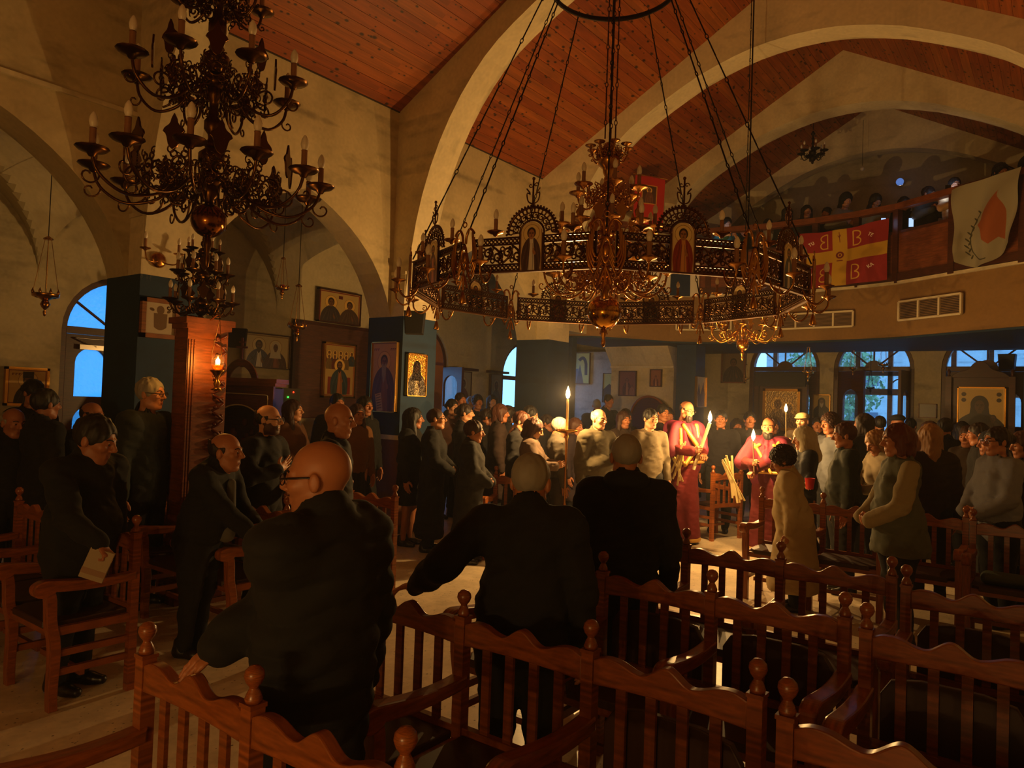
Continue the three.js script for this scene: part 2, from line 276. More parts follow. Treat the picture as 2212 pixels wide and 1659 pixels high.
{ const g = thing('arched_door_leaf', 'tall arched brown door leaf standing open in the aisle', 'door', [-9.0, 0, -9.3], Math.PI / 2); const p = [[-.55, .02], [.55, .02]]; for (let i = 0; i <= 16; i++) p.push([.55 * Math.cos(Math.PI * i / 16), 2.4 + .55 * Math.sin(Math.PI * i / 16)]); mesh('leaf', ext(shapeOf(p), .05, .005), M.dado, g); mesh('rail', box(1.06, .05, .07, 0, 2.38, .03), M.doorW, g); mesh('stile', box(.1, 2.36, .07, -.48, 1.2, .03), M.oak, g); mesh('foot', box(1.1, .04, .3, 0, .02, .02), M.doorW, g); }
{ // what lies beyond the end doors: porch and street
  struct('ground', span(-60, 60, -.3, -.02, -16.31, -80), plaster('#8d8f90'));
  struct('ground_side', span(-60, -10.31, -.3, -.02, 10, -16.31), plaster('#8d8f90'));
  const pg = thing('porch_screen', 'wooden porch screen with scalloped transom beyond the open door', 'screen', [-2.6, 0, -18.6]);
  for (const x of [-3.2, -1.3, -.62, .62, 1.3, 3.0]) mesh('post', box(.1, 3.4, .12, x, 1.7, 0), M.oak, pg);
  mesh('head_beam', box(6.4, .14, .12, -.1, 2.28, 0), M.oak, pg); mesh('top_beam', box(6.4, .14, .12, -.1, 2.72, 0), M.oak, pg);
  for (let k = 0; k < 4; k++) mesh('scallop', tube(Array.from({ length: 9 }, (_, i) => [-.46 + k * .31 + .15 * Math.cos(Math.PI * i / 8), 2.35 + .22 * Math.sin(Math.PI * i / 8), 0]), .015, 16, 5), M.doorW, pg);
  struct('ceiling_porch', span(-6.5, 1.3, 3.5, 3.6, -16.3, -18.7), M.white);
  const tr = thing('street_tree', 'leafy pale green tree seen through the open end door', 'tree', [-6.5, 0, -27]);
  mesh('trunk', merge([bar([0, 0, 0], [.1, 2.2, 0], .16, .11), bar([.1, 2.1, 0], [-.7, 3.4, .2], .08, .04), bar([.1, 2.1, 0], [.9, 3.6, -.2], .08, .04)]), std('#5b4a3a', .9), tr);
  const leaf = new THREE.PlaneGeometry(.14, .09); const im = new THREE.InstancedMesh(leaf, std('#6f8f5a', .7, { side: THREE.DoubleSide }), 2600); im.name = 'foliage'; im.userData.kind = 'stuff'; const q = new THREE.Object3D();
  for (let i = 0; i < 2600; i++) { const a = rr(0, 6.28), b = Math.acos(rr(-1, 1)), r = 1.7 * Math.cbrt(rnd()); q.position.set(r * Math.sin(b) * Math.cos(a), 2.9 + r * .95 * Math.cos(b), r * Math.sin(b) * Math.sin(a)); q.rotation.set(rr(0, 6), rr(0, 6), rr(0, 6)); q.updateMatrix(); im.setMatrixAt(i, q.matrix); } tr.add(im);
  const bd = thing('street_house', 'pale flat roofed house across the street', 'building', [-5, 0, -40]);
  mesh('walls', box(14, 5, 6, 0, 2.5, 0), plaster('#b9c2c9'), bd); for (let i = 0; i < 5; i++) for (let j = 0; j < 2; j++) { const w = mesh('window', box(1.2, 1, .1, -5 + i * 2.5, 1.4 + j * 2.2, 3.02), std('#3a4654', .2), bd); mesh('sill', box(1.35, .08, .2, -5 + i * 2.5, .85 + j * 2.2, 3.06), plaster('#d6dadd'), w); }
  mesh('roof_edge', box(14.4, .25, 6.4, 0, 5.1, 0), plaster('#8f979d'), bd);
}
// ---------------------------------------------------------------- joined armchairs
const CW = .565;
const G = (() => {
  const post = box(.045, .9, .045, 0, .45, 0), cap = box(.052, .012, .052, 0, .896, 0);
  const finial = lathe([[0, .9], [.021, .9], [.024, .912], [.018, .928], [.012, .938], [.0125, .943], [.022, .955], [.0275, .97], [.025, .985], [.014, .997], [0, 1.0]], 14);
  const c = (CW - .045) / 2, top = [[-c, .874], [-.22, .888], [-.17, .886], [-.11, .866], [-.07, .866], [0, .906], [.07, .866], [.11, .866], [.17, .886], [.22, .888], [c, .874]];
  const s = new THREE.Shape(); s.moveTo(-c, .792); s.quadraticCurveTo(0, .812, c, .792); s.lineTo(c, .874); s.splineThru(top.slice(0, -1).reverse().map(p => new THREE.Vector2(...p))); s.lineTo(-c, .792);
  const crest = ext(s, .03, .005, 24).translate(0, 0, -.015);
  const slat = box(.036, .36, .014, 0, .632, 0), low = box(CW - .045, .05, .03, 0, .46, 0);
  const seat = ext(shapeOf([[-.255, .02], [.255, .02], [.255, .36], [.2, .44], [-.2, .44], [-.255, .36]]), .026, .006).rotateX(Math.PI / 2).translate(0, .456, 0);
  const seatUp = ext(shapeOf([[-.235, .4], [.235, .4], [.235, .66], [.2, .715], [.1, .735], [-.1, .735], [-.2, .715], [-.235, .66]]), .02, .005).translate(0, 0, -.045);
  const a = new THREE.Shape(); a.moveTo(0, .635); a.bezierCurveTo(.15, .615, .3, .62, .42, .635); a.bezierCurveTo(.44, .61, .5, .60, .525, .63); a.bezierCurveTo(.55, .67, .52, .705, .46, .702); a.bezierCurveTo(.34, .69, .2, .655, 0, .68); a.lineTo(0, .635);
  const arm = ext(a, .05, .008, 10).translate(0, 0, -.025).rotateY(-Math.PI / 2);
  const l = new THREE.Shape(); l.moveTo(.385, 0); l.bezierCurveTo(.40, .2, .36, .3, .40, .44); l.bezierCurveTo(.42, .52, .40, .58, .425, .64); l.lineTo(.475, .64); l.bezierCurveTo(.455, .56, .47, .5, .45, .42); l.bezierCurveTo(.42, .3, .445, .2, .43, 0);
  const fleg = ext(l, .045, .004, 8).translate(0, 0, -.0225).rotateY(-Math.PI / 2);
  return { post: merge([post, cap]), finial, crest, slat, low, seat, seatUp, arm, fleg, side: box(.03, .045, .4, 0, .42, .22), st1: box(.026, .036, .4, 0, .2, .22), st2: box(.026, .036, .4, 0, .3, .22), front: box(CW - .045, .045, .028, 0, .415, .42), cross: box(CW - .045, .032, .026, 0, .16, .25) };
})();
function bench(n, x, D, label, o = {}) {
  const g = thing('joined_chairs', label, 'chair', [x, 0, -D], o.ry || 0, 'rows of joined wooden armchairs'), mt = o.mat || M.chair, W = CW;
  for (let i = 0; i <= n; i++) {
    const p = mesh('post', G.post, mt, g); p.position.x = i * W; mesh('finial', G.finial, mt, p);
    for (const [nm, ge] of [['arm', G.arm], ['front_leg', G.fleg], ['seat_rail', G.side], ['stretcher', G.st1], ['stretcher', G.st2]]) mesh(nm, ge, mt, g).position.x = i * W;
    if (i === n) continue;
    const cx = (i + .5) * W;
    for (const [nm, ge] of [['crest_rail', G.crest], ['lower_rail', G.low], ['front_rail', G.front], ['stretcher', G.cross]]) mesh(nm, ge, mt, g).position.x = cx;
    for (let k = 0; k < 4; k++) mesh('slat', G.slat, mt, g).position.set(cx + (k - 1.5) * .107, 0, 0);
    mesh('seat', G.seat, M.seat, g).position.x = cx; if ((o.up || [])[i]) mesh('back_panel', G.seatUp, M.seat, g).position.x = cx;
  }
  return g;
}
bench(3, -2.29, 1.2, 'row of joined armchairs with a hand resting on its crest rail', { mat: M.chairC, up: [0, 0, 0] });
bench(3, -2.41, 2.2, 'row of joined armchairs the grey haired man leans his arm on', { mat: M.chairB, up: [0, 0, 1] });
bench(3, -2.41, 3.27, 'row of joined armchairs behind the grey haired man', { mat: M.chair, up: [1, 1, 1] });
bench(3, -2.41, 4.28, 'row of joined armchairs nearest the red robed men', { mat: M.chairB, up: [0, 0, 0] });
bench(2, -.6, 2.1, 'short bench of joined armchairs by the side wall, front row', { mat: M.chairB, up: [1, 1] });
bench(2, -.61, 3.15, 'short bench of joined armchairs by the side wall, middle row', { mat: M.chair, up: [1, 1] });
bench(2, -.62, 4.1, 'short bench of joined armchairs by the side wall, rear row', { mat: M.chairB, up: [1, 0] });
bench(3, -6.0, 2.16, 'row of joined armchairs with the man holding a packet', { mat: M.chair, up: [0, 0, 0] });
bench(3, -6.14, 3.3, 'row of joined armchairs below the carved throne', { mat: M.chairC, up: [1, 1, 1] });
bench(1, -6.85, 3.3, 'single armchair at the foot of the framed picture pillar', { mat: M.chairC });
bench(3, -6.23, 4.45, 'row of joined armchairs before the two saints pillar', { mat: M.chairC, up: [1, 1, 1] });
bench(3, -2.36, 7.25, 'row of joined armchairs beside the white coated woman', { mat: M.chairC });
bench(2, -.6, 7.1, 'pair of joined armchairs by the woman in spectacles', { mat: M.chairB });
bench(1, -5.25, 6.75, 'single armchair among the standing women', { mat: M.chairC, ry: .4 });
bench(1, -3.55, 10.0, 'pale armchair standing turned beside the candle bearers', { mat: M.chairC, ry: -1.9 });

// ---------------------------------------------------------------- painted panels
function canvas(w, h) { const c = document.createElement('canvas'); c.width = w; c.height = h; return [c, c.getContext('2d')]; }
function tex(c) { const t = new THREE.CanvasTexture(c); t.colorSpace = THREE.SRGBColorSpace; return t; }
function specks(x, w, h, n, cols, s = 2) { for (let i = 0; i < n; i++) { x.fillStyle = cols[Math.floor(rnd() * cols.length)]; x.globalAlpha = rr(.05, .3); x.fillRect(rnd() * w, rnd() * h, rr(1, s * 2), rr(1, s)); } x.globalAlpha = 1; }
function figure(x, cx, by, hh, o) {   // generic robed saint: cx, baseline, height
  const hw = hh * (o.wide || .26), hr = hh * (o.hr || .095), hy = by - hh + hr * 2.1, L = (a, b, c, d, w) => { x.lineWidth = w; x.beginPath(); x.moveTo(a, b); x.lineTo(c, d); x.stroke(); };
  if (o.halo) { x.strokeStyle = o.haloC || '#7a4a16'; x.lineWidth = Math.max(1, hh * .008); x.fillStyle = o.haloF || '#d9ad55'; x.beginPath(); x.arc(cx, hy, hr * 1.95, 0, 7); x.fill(); x.stroke(); }
  const sy = hy + hr * 1.9;    // shoulders
  x.fillStyle = o.robe; x.beginPath(); x.moveTo(cx - hw * .92, by); x.bezierCurveTo(cx - hw * 1.15, by - (by - sy) * .55, cx - hw * 1.02, sy + hr * .5, cx - hr * .75, hy + hr * 1.05); x.lineTo(cx + hr * .75, hy + hr * 1.05); x.bezierCurveTo(cx + hw * 1.02, sy + hr * .5, cx + hw * 1.15, by - (by - sy) * .55, cx + hw * .92, by); x.fill();
  if (o.inner) { x.fillStyle = o.inner; x.beginPath(); x.moveTo(cx - hw * .3, by); x.quadraticCurveTo(cx - hw * .1, sy + hr, cx - hr * .45, hy + hr * .8); x.lineTo(cx + hr * .45, hy + hr * .8); x.quadraticCurveTo(cx + hw * .25, sy + hr, cx + hw * .42, by); x.fill(); }
  for (let k = -4; k < 5; k++) { x.strokeStyle = k % 2 ? o.fold || 'rgba(15,8,4,.65)' : 'rgba(226,190,120,.32)'; x.lineWidth = Math.max(1, hh * .007); x.beginPath(); x.moveTo(cx + k * hw * .21, by); x.bezierCurveTo(cx + k * hw * .26, by - (by - sy) * .4, cx + k * hw * .1 + hw * .08 * Math.sin(k * 2), sy + (by - sy) * .3, cx + k * hr * .3, sy + hr * .3); x.stroke(); }
  x.fillStyle = o.hair || '#2c1a0e'; x.beginPath(); x.ellipse(cx, hy - hr * .12, hr * (o.veil ? 1.35 : 1.05), hr * (o.veil ? 1.55 : 1.22), 0, 0, 7); x.fill(); if (o.veil) { x.beginPath(); x.moveTo(cx - hr * 1.3, hy); x.quadraticCurveTo(cx - hr * 1.5, sy, cx - hr * 1.9, sy + hr * 1.2); x.lineTo(cx + hr * 1.9, sy + hr * 1.2); x.quadraticCurveTo(cx + hr * 1.5, sy, cx + hr * 1.3, hy); x.fill(); }
  const f = o.face || '#8f5a30'; x.fillStyle = f; x.fillRect(cx - hr * .35, hy + hr * .6, hr * .7, hr * .7); x.beginPath(); x.ellipse(cx, hy + hr * .12, hr * .74, hr * 1.02, 0, 0, 7); x.fill();
  if (o.beard) { x.fillStyle = o.beard; x.beginPath(); x.moveTo(cx - hr * .76, hy + hr * .25); x.quadraticCurveTo(cx - hr * .5, hy + hr * .55, cx, hy + hr * .5); x.quadraticCurveTo(cx + hr * .5, hy + hr * .55, cx + hr * .76, hy + hr * .25); x.quadraticCurveTo(cx + hr * .6, hy + hr * .75 * (o.long || 2.2), cx, hy + hr * (o.long || 2.2)); x.quadraticCurveTo(cx - hr * .6, hy + hr * .75 * (o.long || 2.2), cx - hr * .76, hy + hr * .25); x.fill(); }
  x.strokeStyle = '#26140a'; for (const s of [-1, 1]) { x.lineWidth = hr * .1; x.beginPath(); x.arc(cx + s * hr * .34, hy + hr * .05, hr * .27, 3.5, 5.9); x.stroke(); x.fillStyle = '#1c0e06'; x.beginPath(); x.ellipse(cx + s * hr * .33, hy + hr * .02, hr * .15, hr * .09, 0, 0, 7); x.fill(); } L(cx + hr * .06, hy, cx + hr * .1, hy + hr * .42, hr * .08); L(cx + hr * .1, hy + hr * .42, cx - hr * .1, hy + hr * .44, hr * .08); L(cx - hr * .2, hy + hr * .66, cx + hr * .2, hy + hr * .66, hr * .1);
  if (o.hat) { x.fillStyle = o.hat; x.fillRect(cx - hr * 1.1, hy - hr * 2.0, hr * 2.2, hr * 1.5); }
  if (o.cross) { x.strokeStyle = '#20140c'; x.lineWidth = hh * .018; for (const s of [-1, 1]) { const qx = cx + s * hw * .5, qy = sy + (by - sy) * .25, q = hh * .05; x.beginPath(); x.moveTo(qx - q, qy - q); x.lineTo(qx + q, qy + q); x.moveTo(qx + q, qy - q); x.lineTo(qx - q, qy + q); x.stroke(); } }
  if (o.scroll) { x.fillStyle = '#c9a877'; x.save(); x.translate(cx - hw * .4, by - hh * .2); x.rotate(-.2); x.fillRect(-hw * .28, -hh * .1, hw * .56, hh * .3); x.fillStyle = '#4a2c14'; for (let k = 0; k < 6; k++) x.fillRect(-hw * .2, -hh * .08 + k * hh * .043, hw * .4, hh * .012); x.restore(); }
  if (o.hand !== 0) { x.fillStyle = f; x.beginPath(); x.ellipse(cx + hw * .32, sy + (by - sy) * .36, hr * .34, hr * .62, -.5, 0, 7); x.fill(); x.fillRect(cx + hw * .2, sy + (by - sy) * .3 - hr * .6, hr * .14, hr * .6); x.fillRect(cx + hw * .2 + hr * .2, sy + (by - sy) * .3 - hr * .7, hr * .14, hr * .7); }
}
function ground(w, h, bg = '#b8862f', rim = '#7a1f14') { const [c, x] = canvas(w, h); x.fillStyle = bg; x.fillRect(0, 0, w, h); specks(x, w, h, 500, ['#6b4a18', '#e8c36a', '#94681f']); if (rim) { x.strokeStyle = rim; x.lineWidth = Math.max(2, w * .02); x.strokeRect(w * .02, w * .02, w * .96, h - w * .04); } return [c, x]; }
function ticks(x, px, py, s) { x.fillStyle = '#6a2412'; for (let k = 0; k < 3; k++) x.fillRect(px + k * s * 1.3, py, s * .4, s), x.fillRect(px + k * s * 1.3, py, s, s * .3); }
function panel(name, label, w, h, t, pos, ry, painting, frame, fw = .03, o = {}) {
  const g = thing(name, label, o.cat || 'icon', pos, ry); g.rotation.x = o.tilt || 0; if (o.tilt) g.rotation.order = 'YXZ';
  mesh('backing', box(w - .005, h - .005, t, 0, 0, 0), M.dark, g);
  mesh('painting', new THREE.BoxGeometry(w - fw * 2, h - fw * 2, .004).translate(0, 0, t / 2 + .002), std('#ffffff', o.rough ?? .35, { map: tex(painting), metalness: o.metal || 0, bumpMap: o.metal ? tGrit : null, bumpScale: .01 }), g);
  if (fw > .006) mesh('frame', merge([box(w, fw, t + .02, 0, h / 2 - fw / 2, .01), box(w, fw, t + .02, 0, -h / 2 + fw / 2, .01), box(fw, h, t + .02, w / 2 - fw / 2, 0, .01), box(fw, h, t + .02, -w / 2 + fw / 2, 0, .01)]), frame, g);
  return g;
}
const E1 = Math.PI / 2;
{ // aisle wall and pillars
  let [c, x] = ground(192, 192, '#caa150'); figure(x, 100, 270, 262, { robe: '#1d1510', halo: 1, haloF: '#dcb766', beard: '#8a8276', hat: '#1a120c', face: '#7c5230' }); ticks(x, 20, 20, 12);
  panel('saint_icon', 'gold icon of a bishop in a black hat low on the aisle wall', .47, .46, .04, [-9.96, 1.72, -3.6], E1, c, M.goldm, .03);
  [c, x] = canvas(256, 272); x.fillStyle = '#b9aa90'; x.fillRect(0, 0, 256, 272); specks(x, 256, 272, 700, ['#d8ccb2', '#8f8068', '#cfc0a4'], 3); x.fillStyle = '#6e543c'; x.beginPath(); x.ellipse(128, 60, 34, 38, 0, 0, 7); x.fill(); x.beginPath(); x.moveTo(70, 90); x.lineTo(190, 90); x.lineTo(185, 210); x.quadraticCurveTo(128, 262, 75, 212); x.fill(); x.fillStyle = '#5b4229'; x.beginPath(); x.ellipse(54, 60, 22, 13, .3, 0, 7); x.fill(); x.beginPath(); x.ellipse(202, 66, 20, 12, -.6, 0, 7); x.fill();
  panel('framed_picture', 'oak framed faded picture with a brown figure on blue pillar', .36, .37, .03, [-6.835, 2.4, -3.55], E1, c, wood('#a5622a', .5), .04, { cat: 'picture' });
  [c, x] = ground(320, 200, '#c9b37c', '#8c6a34'); figure(x, 105, 262, 245, { robe: '#3b3f58', inner: '#d8cfbe', halo: 1, haloF: '#d9c48c', beard: '#3a2a1c', face: '#6a442a', cross: 1, wide: .34 }); figure(x, 222, 262, 238, { robe: '#4a2c22', inner: '#8a4a34', halo: 1, haloF: '#d9c48c', hair: '#cbbfa2', face: '#6a442a', veil: 1, wide: .34 });
  panel('saint_icon', 'wide icon of a bishop and a veiled woman side by side', .86, .54, .03, [-9.96, 2.4, -6.88], E1, c, M.dark, .02);
  const bd = thing('icon_board', 'large brown wooden board carrying icons in the aisle', 'board', [-9.97, 0, -8.22], E1);
  mesh('board', box(1.66, 1.55, .03, 0, 2.14, 0), wood('#5e3322', .6), bd); mesh('top_moulding', box(1.7, .05, .06, 0, 2.93, .02), M.dark, bd); mesh('side_moulding', box(.05, 1.55, .05, -.83, 2.14, .01), M.dark, bd); mesh('side_moulding', box(.05, 1.55, .05, .83, 2.14, .01), M.dark, bd);
  [c, x] = ground(256, 168, '#b99a58'); figure(x, 72, 220, 198, { robe: '#3a3030', halo: 1, hair: '#22160e', face: '#6e4628', wide: .32 }); figure(x, 190, 220, 190, { robe: '#4a3626', halo: 1, hair: '#22160e', face: '#6e4628', wide: .34 }); x.fillStyle = '#5a1d12'; x.fillRect(118, 20, 26, 18);
  panel('saint_icon', 'icon of two half figures above the brown board', .92, .56, .05, [-9.93, 3.25, -8.25], E1, c, M.dark, .025);
  [c, x] = ground(200, 270, '#a8894a'); for (let k = 0; k < 9; k++) figure(x, 28 + (k % 5) * 38, 110 + Math.floor(k / 5) * 20, 80, { robe: ['#5a2318', '#2f3c48', '#6b5226'][k % 3], halo: 1, face: '#75492a' }); x.fillStyle = '#7a2c18'; x.fillRect(24, 170, 152, 90); figure(x, 100, 262, 190, { robe: '#2b3a40', inner: '#94582a', halo: 1, face: '#75492a', beard: '#2a1a10', wide: .3 });
  panel('saint_icon', 'tall crowded feast icon on the brown aisle board', .7, .93, .04, [-9.92, 2.18, -8.29], E1, c, M.goldm, .03);
  [c, x] = ground(200, 360, '#b98b45', '#6a3a1a'); figure(x, 100, 362, 320, { robe: '#4c2b16', inner: '#7a4a24', hr: .085, halo: 1, haloF: '#c79a4e', beard: '#8a7a60', long: 4.2, face: '#7c5030', scroll: 1, hand: 1, wide: .28 }); ticks(x, 150, 30, 12); ticks(x, 16, 30, 12);
  panel('saint_icon', 'tall gold saint with a long beard and scroll on blue pillar', .48, .92, .03, [-7.14, 2.01, -6.735], 0, c, M.goldm, .012, { rough: .4 });
  [c, x] = ground(180, 280, '#c8963c', '#8a5a1e'); figure(x, 90, 330, 300, { robe: '#5a534a', inner: '#9a8a68', halo: 1, haloF: '#d8b05a', hair: '#241a12', face: '#3a2616', veil: 1, wide: .3 });
  panel('saint_icon', 'embossed gold icon of a veiled saint on blue pillar', .36, .56, .03, [-6.83, 2.05, -6.99], E1, c, M.goldm, .012, { metal: .75, rough: .28 });
  for (const [D, w, robe, lb] of [[11.55, .52, '#5c3a24', 'dim icon of a saint under a small wooden hood in the aisle'], [12.66, .42, '#5b5f5c', 'dim icon of a grey robed saint beside the tall aisle window']]) {
    [c, x] = ground(150, 220, '#8f8a72', null); figure(x, 75, 270, 245, { robe, halo: 1, haloF: '#9a927a', beard: '#4a4236', face: '#6a5240' });
    const g = panel('saint_icon', lb, w, .76, .04, [-9.95, 1.97, -D], E1, c, M.dark, .02); mesh('hood', box(w + .22, .05, .14, 0, .42, .05), M.dark, g);
  }
  [c, x] = ground(120, 270, '#c9a368', '#8a4a2a'); figure(x, 62, 290, 255, { robe: '#5a5058', halo: 1, haloF: '#d6b47a', hair: '#3a2a22', face: '#7a5038', veil: 1, wide: .3 });
  panel('saint_icon', 'slim gold icon of a grey robed saint on the blue pier', .33, .72, .03, [-7.66, 2.26, -11.595], 0, c, M.goldm, .012);
  [c, x] = canvas(180, 250); x.fillStyle = '#cfd27a'; x.fillRect(0, 0, 180, 250); specks(x, 180, 250, 300, ['#e6e39a', '#9aa25c']); x.fillStyle = '#24323a'; x.lineWidth = 26; x.strokeStyle = '#2b3536'; x.beginPath(); x.moveTo(84, 60); x.quadraticCurveTo(130, 6, 148, 90); x.lineTo(150, 180); x.stroke(); x.beginPath(); x.moveTo(10, 40); x.lineTo(50, 60); x.lineTo(20, 90); x.lineTo(60, 110); x.lineTo(10, 120); x.fill(); x.fillStyle = '#5c7890'; x.fillRect(0, 128, 80, 122); x.fillStyle = '#3f5260'; x.beginPath(); x.moveTo(60, 250); x.lineTo(92, 90); x.lineTo(130, 250); x.fill();
  panel('saint_icon', 'yellow and dark icon on the daylit aisle end wall', .56, .74, .03, [-9.24, 2.61, -14.97], 0, c, M.dark, .015);
  [c, x] = ground(120, 200, '#c9c274', null); x.fillStyle = '#2c3a40'; x.beginPath(); x.moveTo(0, 200); x.lineTo(0, 110); x.lineTo(40, 70); x.lineTo(70, 100); x.lineTo(120, 60); x.lineTo(120, 200); x.fill();
  panel('saint_icon', 'yellow icon half hidden beside the cream candle hood', .5, .68, .03, [-8.35, 2.16, -14.97], 0, c, M.dark, .015);
}
{ // cream candle hood with two small icons
  const g = thing('candle_hood', 'cream plaster candle hood with a sloping canopy', 'hood', [-7.13, 0, -14.0]);
  mesh('back_panel', box(1.44, 2.59, .3, 0, 1.295, -.15), M.cream, g);
  const s = new THREE.Shape(); const q = ext(shapeOf([[0, 2.59], [.32, 2.97], [.32, 2.99], [-.3, 2.99], [-.3, 2.59]]), 1.44).rotateY(-Math.PI / 2).translate(.72, 0, 0); mesh('canopy', q, M.cream, g);
  mesh('canopy_lip', box(1.46, .03, .05, 0, 2.58, .02), M.creamLight, g);
  const ar = []; for (let i = 0; i <= 16; i++) ar.push([.42 * Math.cos(Math.PI * i / 16), 1.54 + .42 * Math.sin(Math.PI * i / 16)]);
  const k = thing('icon_shrine', 'dark arched wooden shrine before the cream hood', 'shrine', [-6.76, 0, -13.75]); mesh('body', ext(shapeOf([[.42, 0], ...ar, [-.42, 0]]), .12, .01), M.dark, k); mesh('arch_moulding', tube(ar.map(p => [p[0] * .94, p[1], .14]), .025, 24, 6), M.oak, k);
  let [c, x] = ground(128, 170, '#6a3a26', '#3a1a10'); figure(x, 60, 168, 130, { robe: '#3c1d14', inner: '#8a5a3c', face: '#7a4a30' }); figure(x, 100, 168, 80, { robe: '#7a4e38', face: '#7a4a30' });
  panel('saint_icon', 'reddish brown icon, larger of two on the cream hood', .41, .53, .03, [-7.43, 2.23, -13.968], 0, c, M.dark, .015);
  [c, x] = ground(100, 140, '#8a5534', '#4a2212'); figure(x, 50, 140, 100, { robe: '#5a2c20', inner: '#b07a50' });
  panel('saint_icon', 'reddish brown icon, smaller of two on the cream hood', .26, .36, .03, [-6.78, 2.35, -13.968], 0, c, M.dark, .015);
  [c, x] = ground(120, 200, '#c9ae50', null); x.fillStyle = '#3a3f44'; x.beginPath(); x.moveTo(20, 200); x.lineTo(10, 110); x.lineTo(28, 40); x.lineTo(50, 120); x.lineTo(84, 30); x.lineTo(104, 120); x.lineTo(96, 200); x.fill();
  panel('saint_icon', 'silver and gold icon on the blue pillar behind the priest', .5, .6, .03, [-5.755, 2.08, -13.82], E1, c, M.goldm, .012, { metal: .4 });
}
{ // end wall icons
  let [c, x] = ground(160, 210, '#6a5438', null); figure(x, 82, 270, 255, { robe: '#2c1c14', hair: '#22160e', face: '#5a3a26', wide: .3 });
  panel('saint_icon', 'dark portrait icon high on the end wall above the procession', .54, .68, .04, [-5.9, 2.68, -15.97], 0, c, M.oak, .03);
  const st = thing('icon_stand', 'dark wooden icon stand with a black canopy before end door', 'stand', [-4.65, 0, -15.3]);
  mesh('back_board', box(1.0, 2.3, .05, 0, 1.15, -.05), M.dark, st); mesh('canopy', box(1.0, .28, .22, 0, 2.4, .02), M.black, st); mesh('side_post', box(.08, 2.3, .14, -.48, 1.15, 0), M.dark, st); mesh('side_post', box(.08, 2.3, .14, .48, 1.15, 0), M.dark, st); mesh('ledge', box(1.04, .06, .25, 0, .98, .06), M.dark, st);
  [c, x] = ground(200, 220, '#a98a54', '#c9a85e'); x.globalAlpha = .6; figure(x, 80, 280, 250, { robe: '#5a4632', halo: 1, face: '#7a5636' }); figure(x, 145, 280, 220, { robe: '#6a523a', halo: 1, face: '#7a5636' }); x.globalAlpha = 1;
  panel('saint_icon', 'silvered icon in the dark canopied stand', .74, .84, .04, [-4.62, 1.79, -15.24], 0, c, M.goldm, .05, { metal: .5 });
  [c, x] = ground(120, 170, '#b39344', '#7a5a22'); figure(x, 60, 220, 212, { robe: '#16110e', halo: 0, hair: '#16110e', face: '#6a5038', beard: '#9a9284', veil: 1, wide: .34 });
  panel('saint_icon', 'gold icon of a black hooded monk between end doors', .34, .5, .03, [-4.03, 1.88, -15.97], 0, c, M.goldm, .015);
  [c, x] = canvas(64, 64); x.fillStyle = '#5f5440'; x.fillRect(0, 0, 64, 64); specks(x, 64, 64, 80, ['#776a50', '#4a4232']);
  panel('plaque', 'plain brown plaque on the end wall', .3, .27, .02, [-2.12, 1.86, -15.98], 0, c, M.oak, .012, { cat: 'plaque' });
  const s2 = thing('icon_stand', 'tall carved wooden stand framing the mother and child icon', 'stand', [-1.2, 0, -14.9]);
  mesh('back_board', box(.98, 2.46, .05, 0, 1.23, -.04), M.dark, s2); for (const s of [-1, 1]) { mesh('side_post', box(.09, 2.46, .12, s * .46, 1.23, 0), M.doorW, s2); mesh('finial', lathe([[0, 2.46], [.03, 2.46], [.02, 2.5], [.035, 2.55], [0, 2.6]], 10).translate(s * .46, 0, 0), M.doorW, s2); }
  const cr = new THREE.Shape(); cr.moveTo(-.44, 2.44); cr.bezierCurveTo(-.3, 2.62, -.2, 2.5, -.12, 2.66); cr.quadraticCurveTo(0, 2.8, .12, 2.66); cr.bezierCurveTo(.2, 2.5, .3, 2.62, .44, 2.44); mesh('crest', ext(cr, .05, .006).translate(0, 0, -.03), M.dark, s2); mesh('ledge', box(1.0, .06, .22, 0, 1.28, .05), M.doorW, s2);
  [c, x] = ground(240, 270, '#c3a052', '#e0bd6a'); figure(x, 112, 400, 372, { robe: '#241a14', halo: 0, hair: '#241a14', face: '#4e3420', veil: 1, wide: .4 }); figure(x, 182, 330, 190, { robe: '#3a281a', hair: '#2c1d12', face: '#4e3420', wide: .3 }); for (const [a, b] of [[28, 36], [212, 36], [28, 70], [212, 70]]) { x.fillStyle = '#3a2814'; x.beginPath(); x.ellipse(a, b, 13, 12, 0, 0, 7); x.fill(); }
  panel('saint_icon', 'large gold icon of a dark robed mother and child', .7, .82, .03, [-1.17, 1.87, -14.83], 0, c, M.goldm, .02);
}
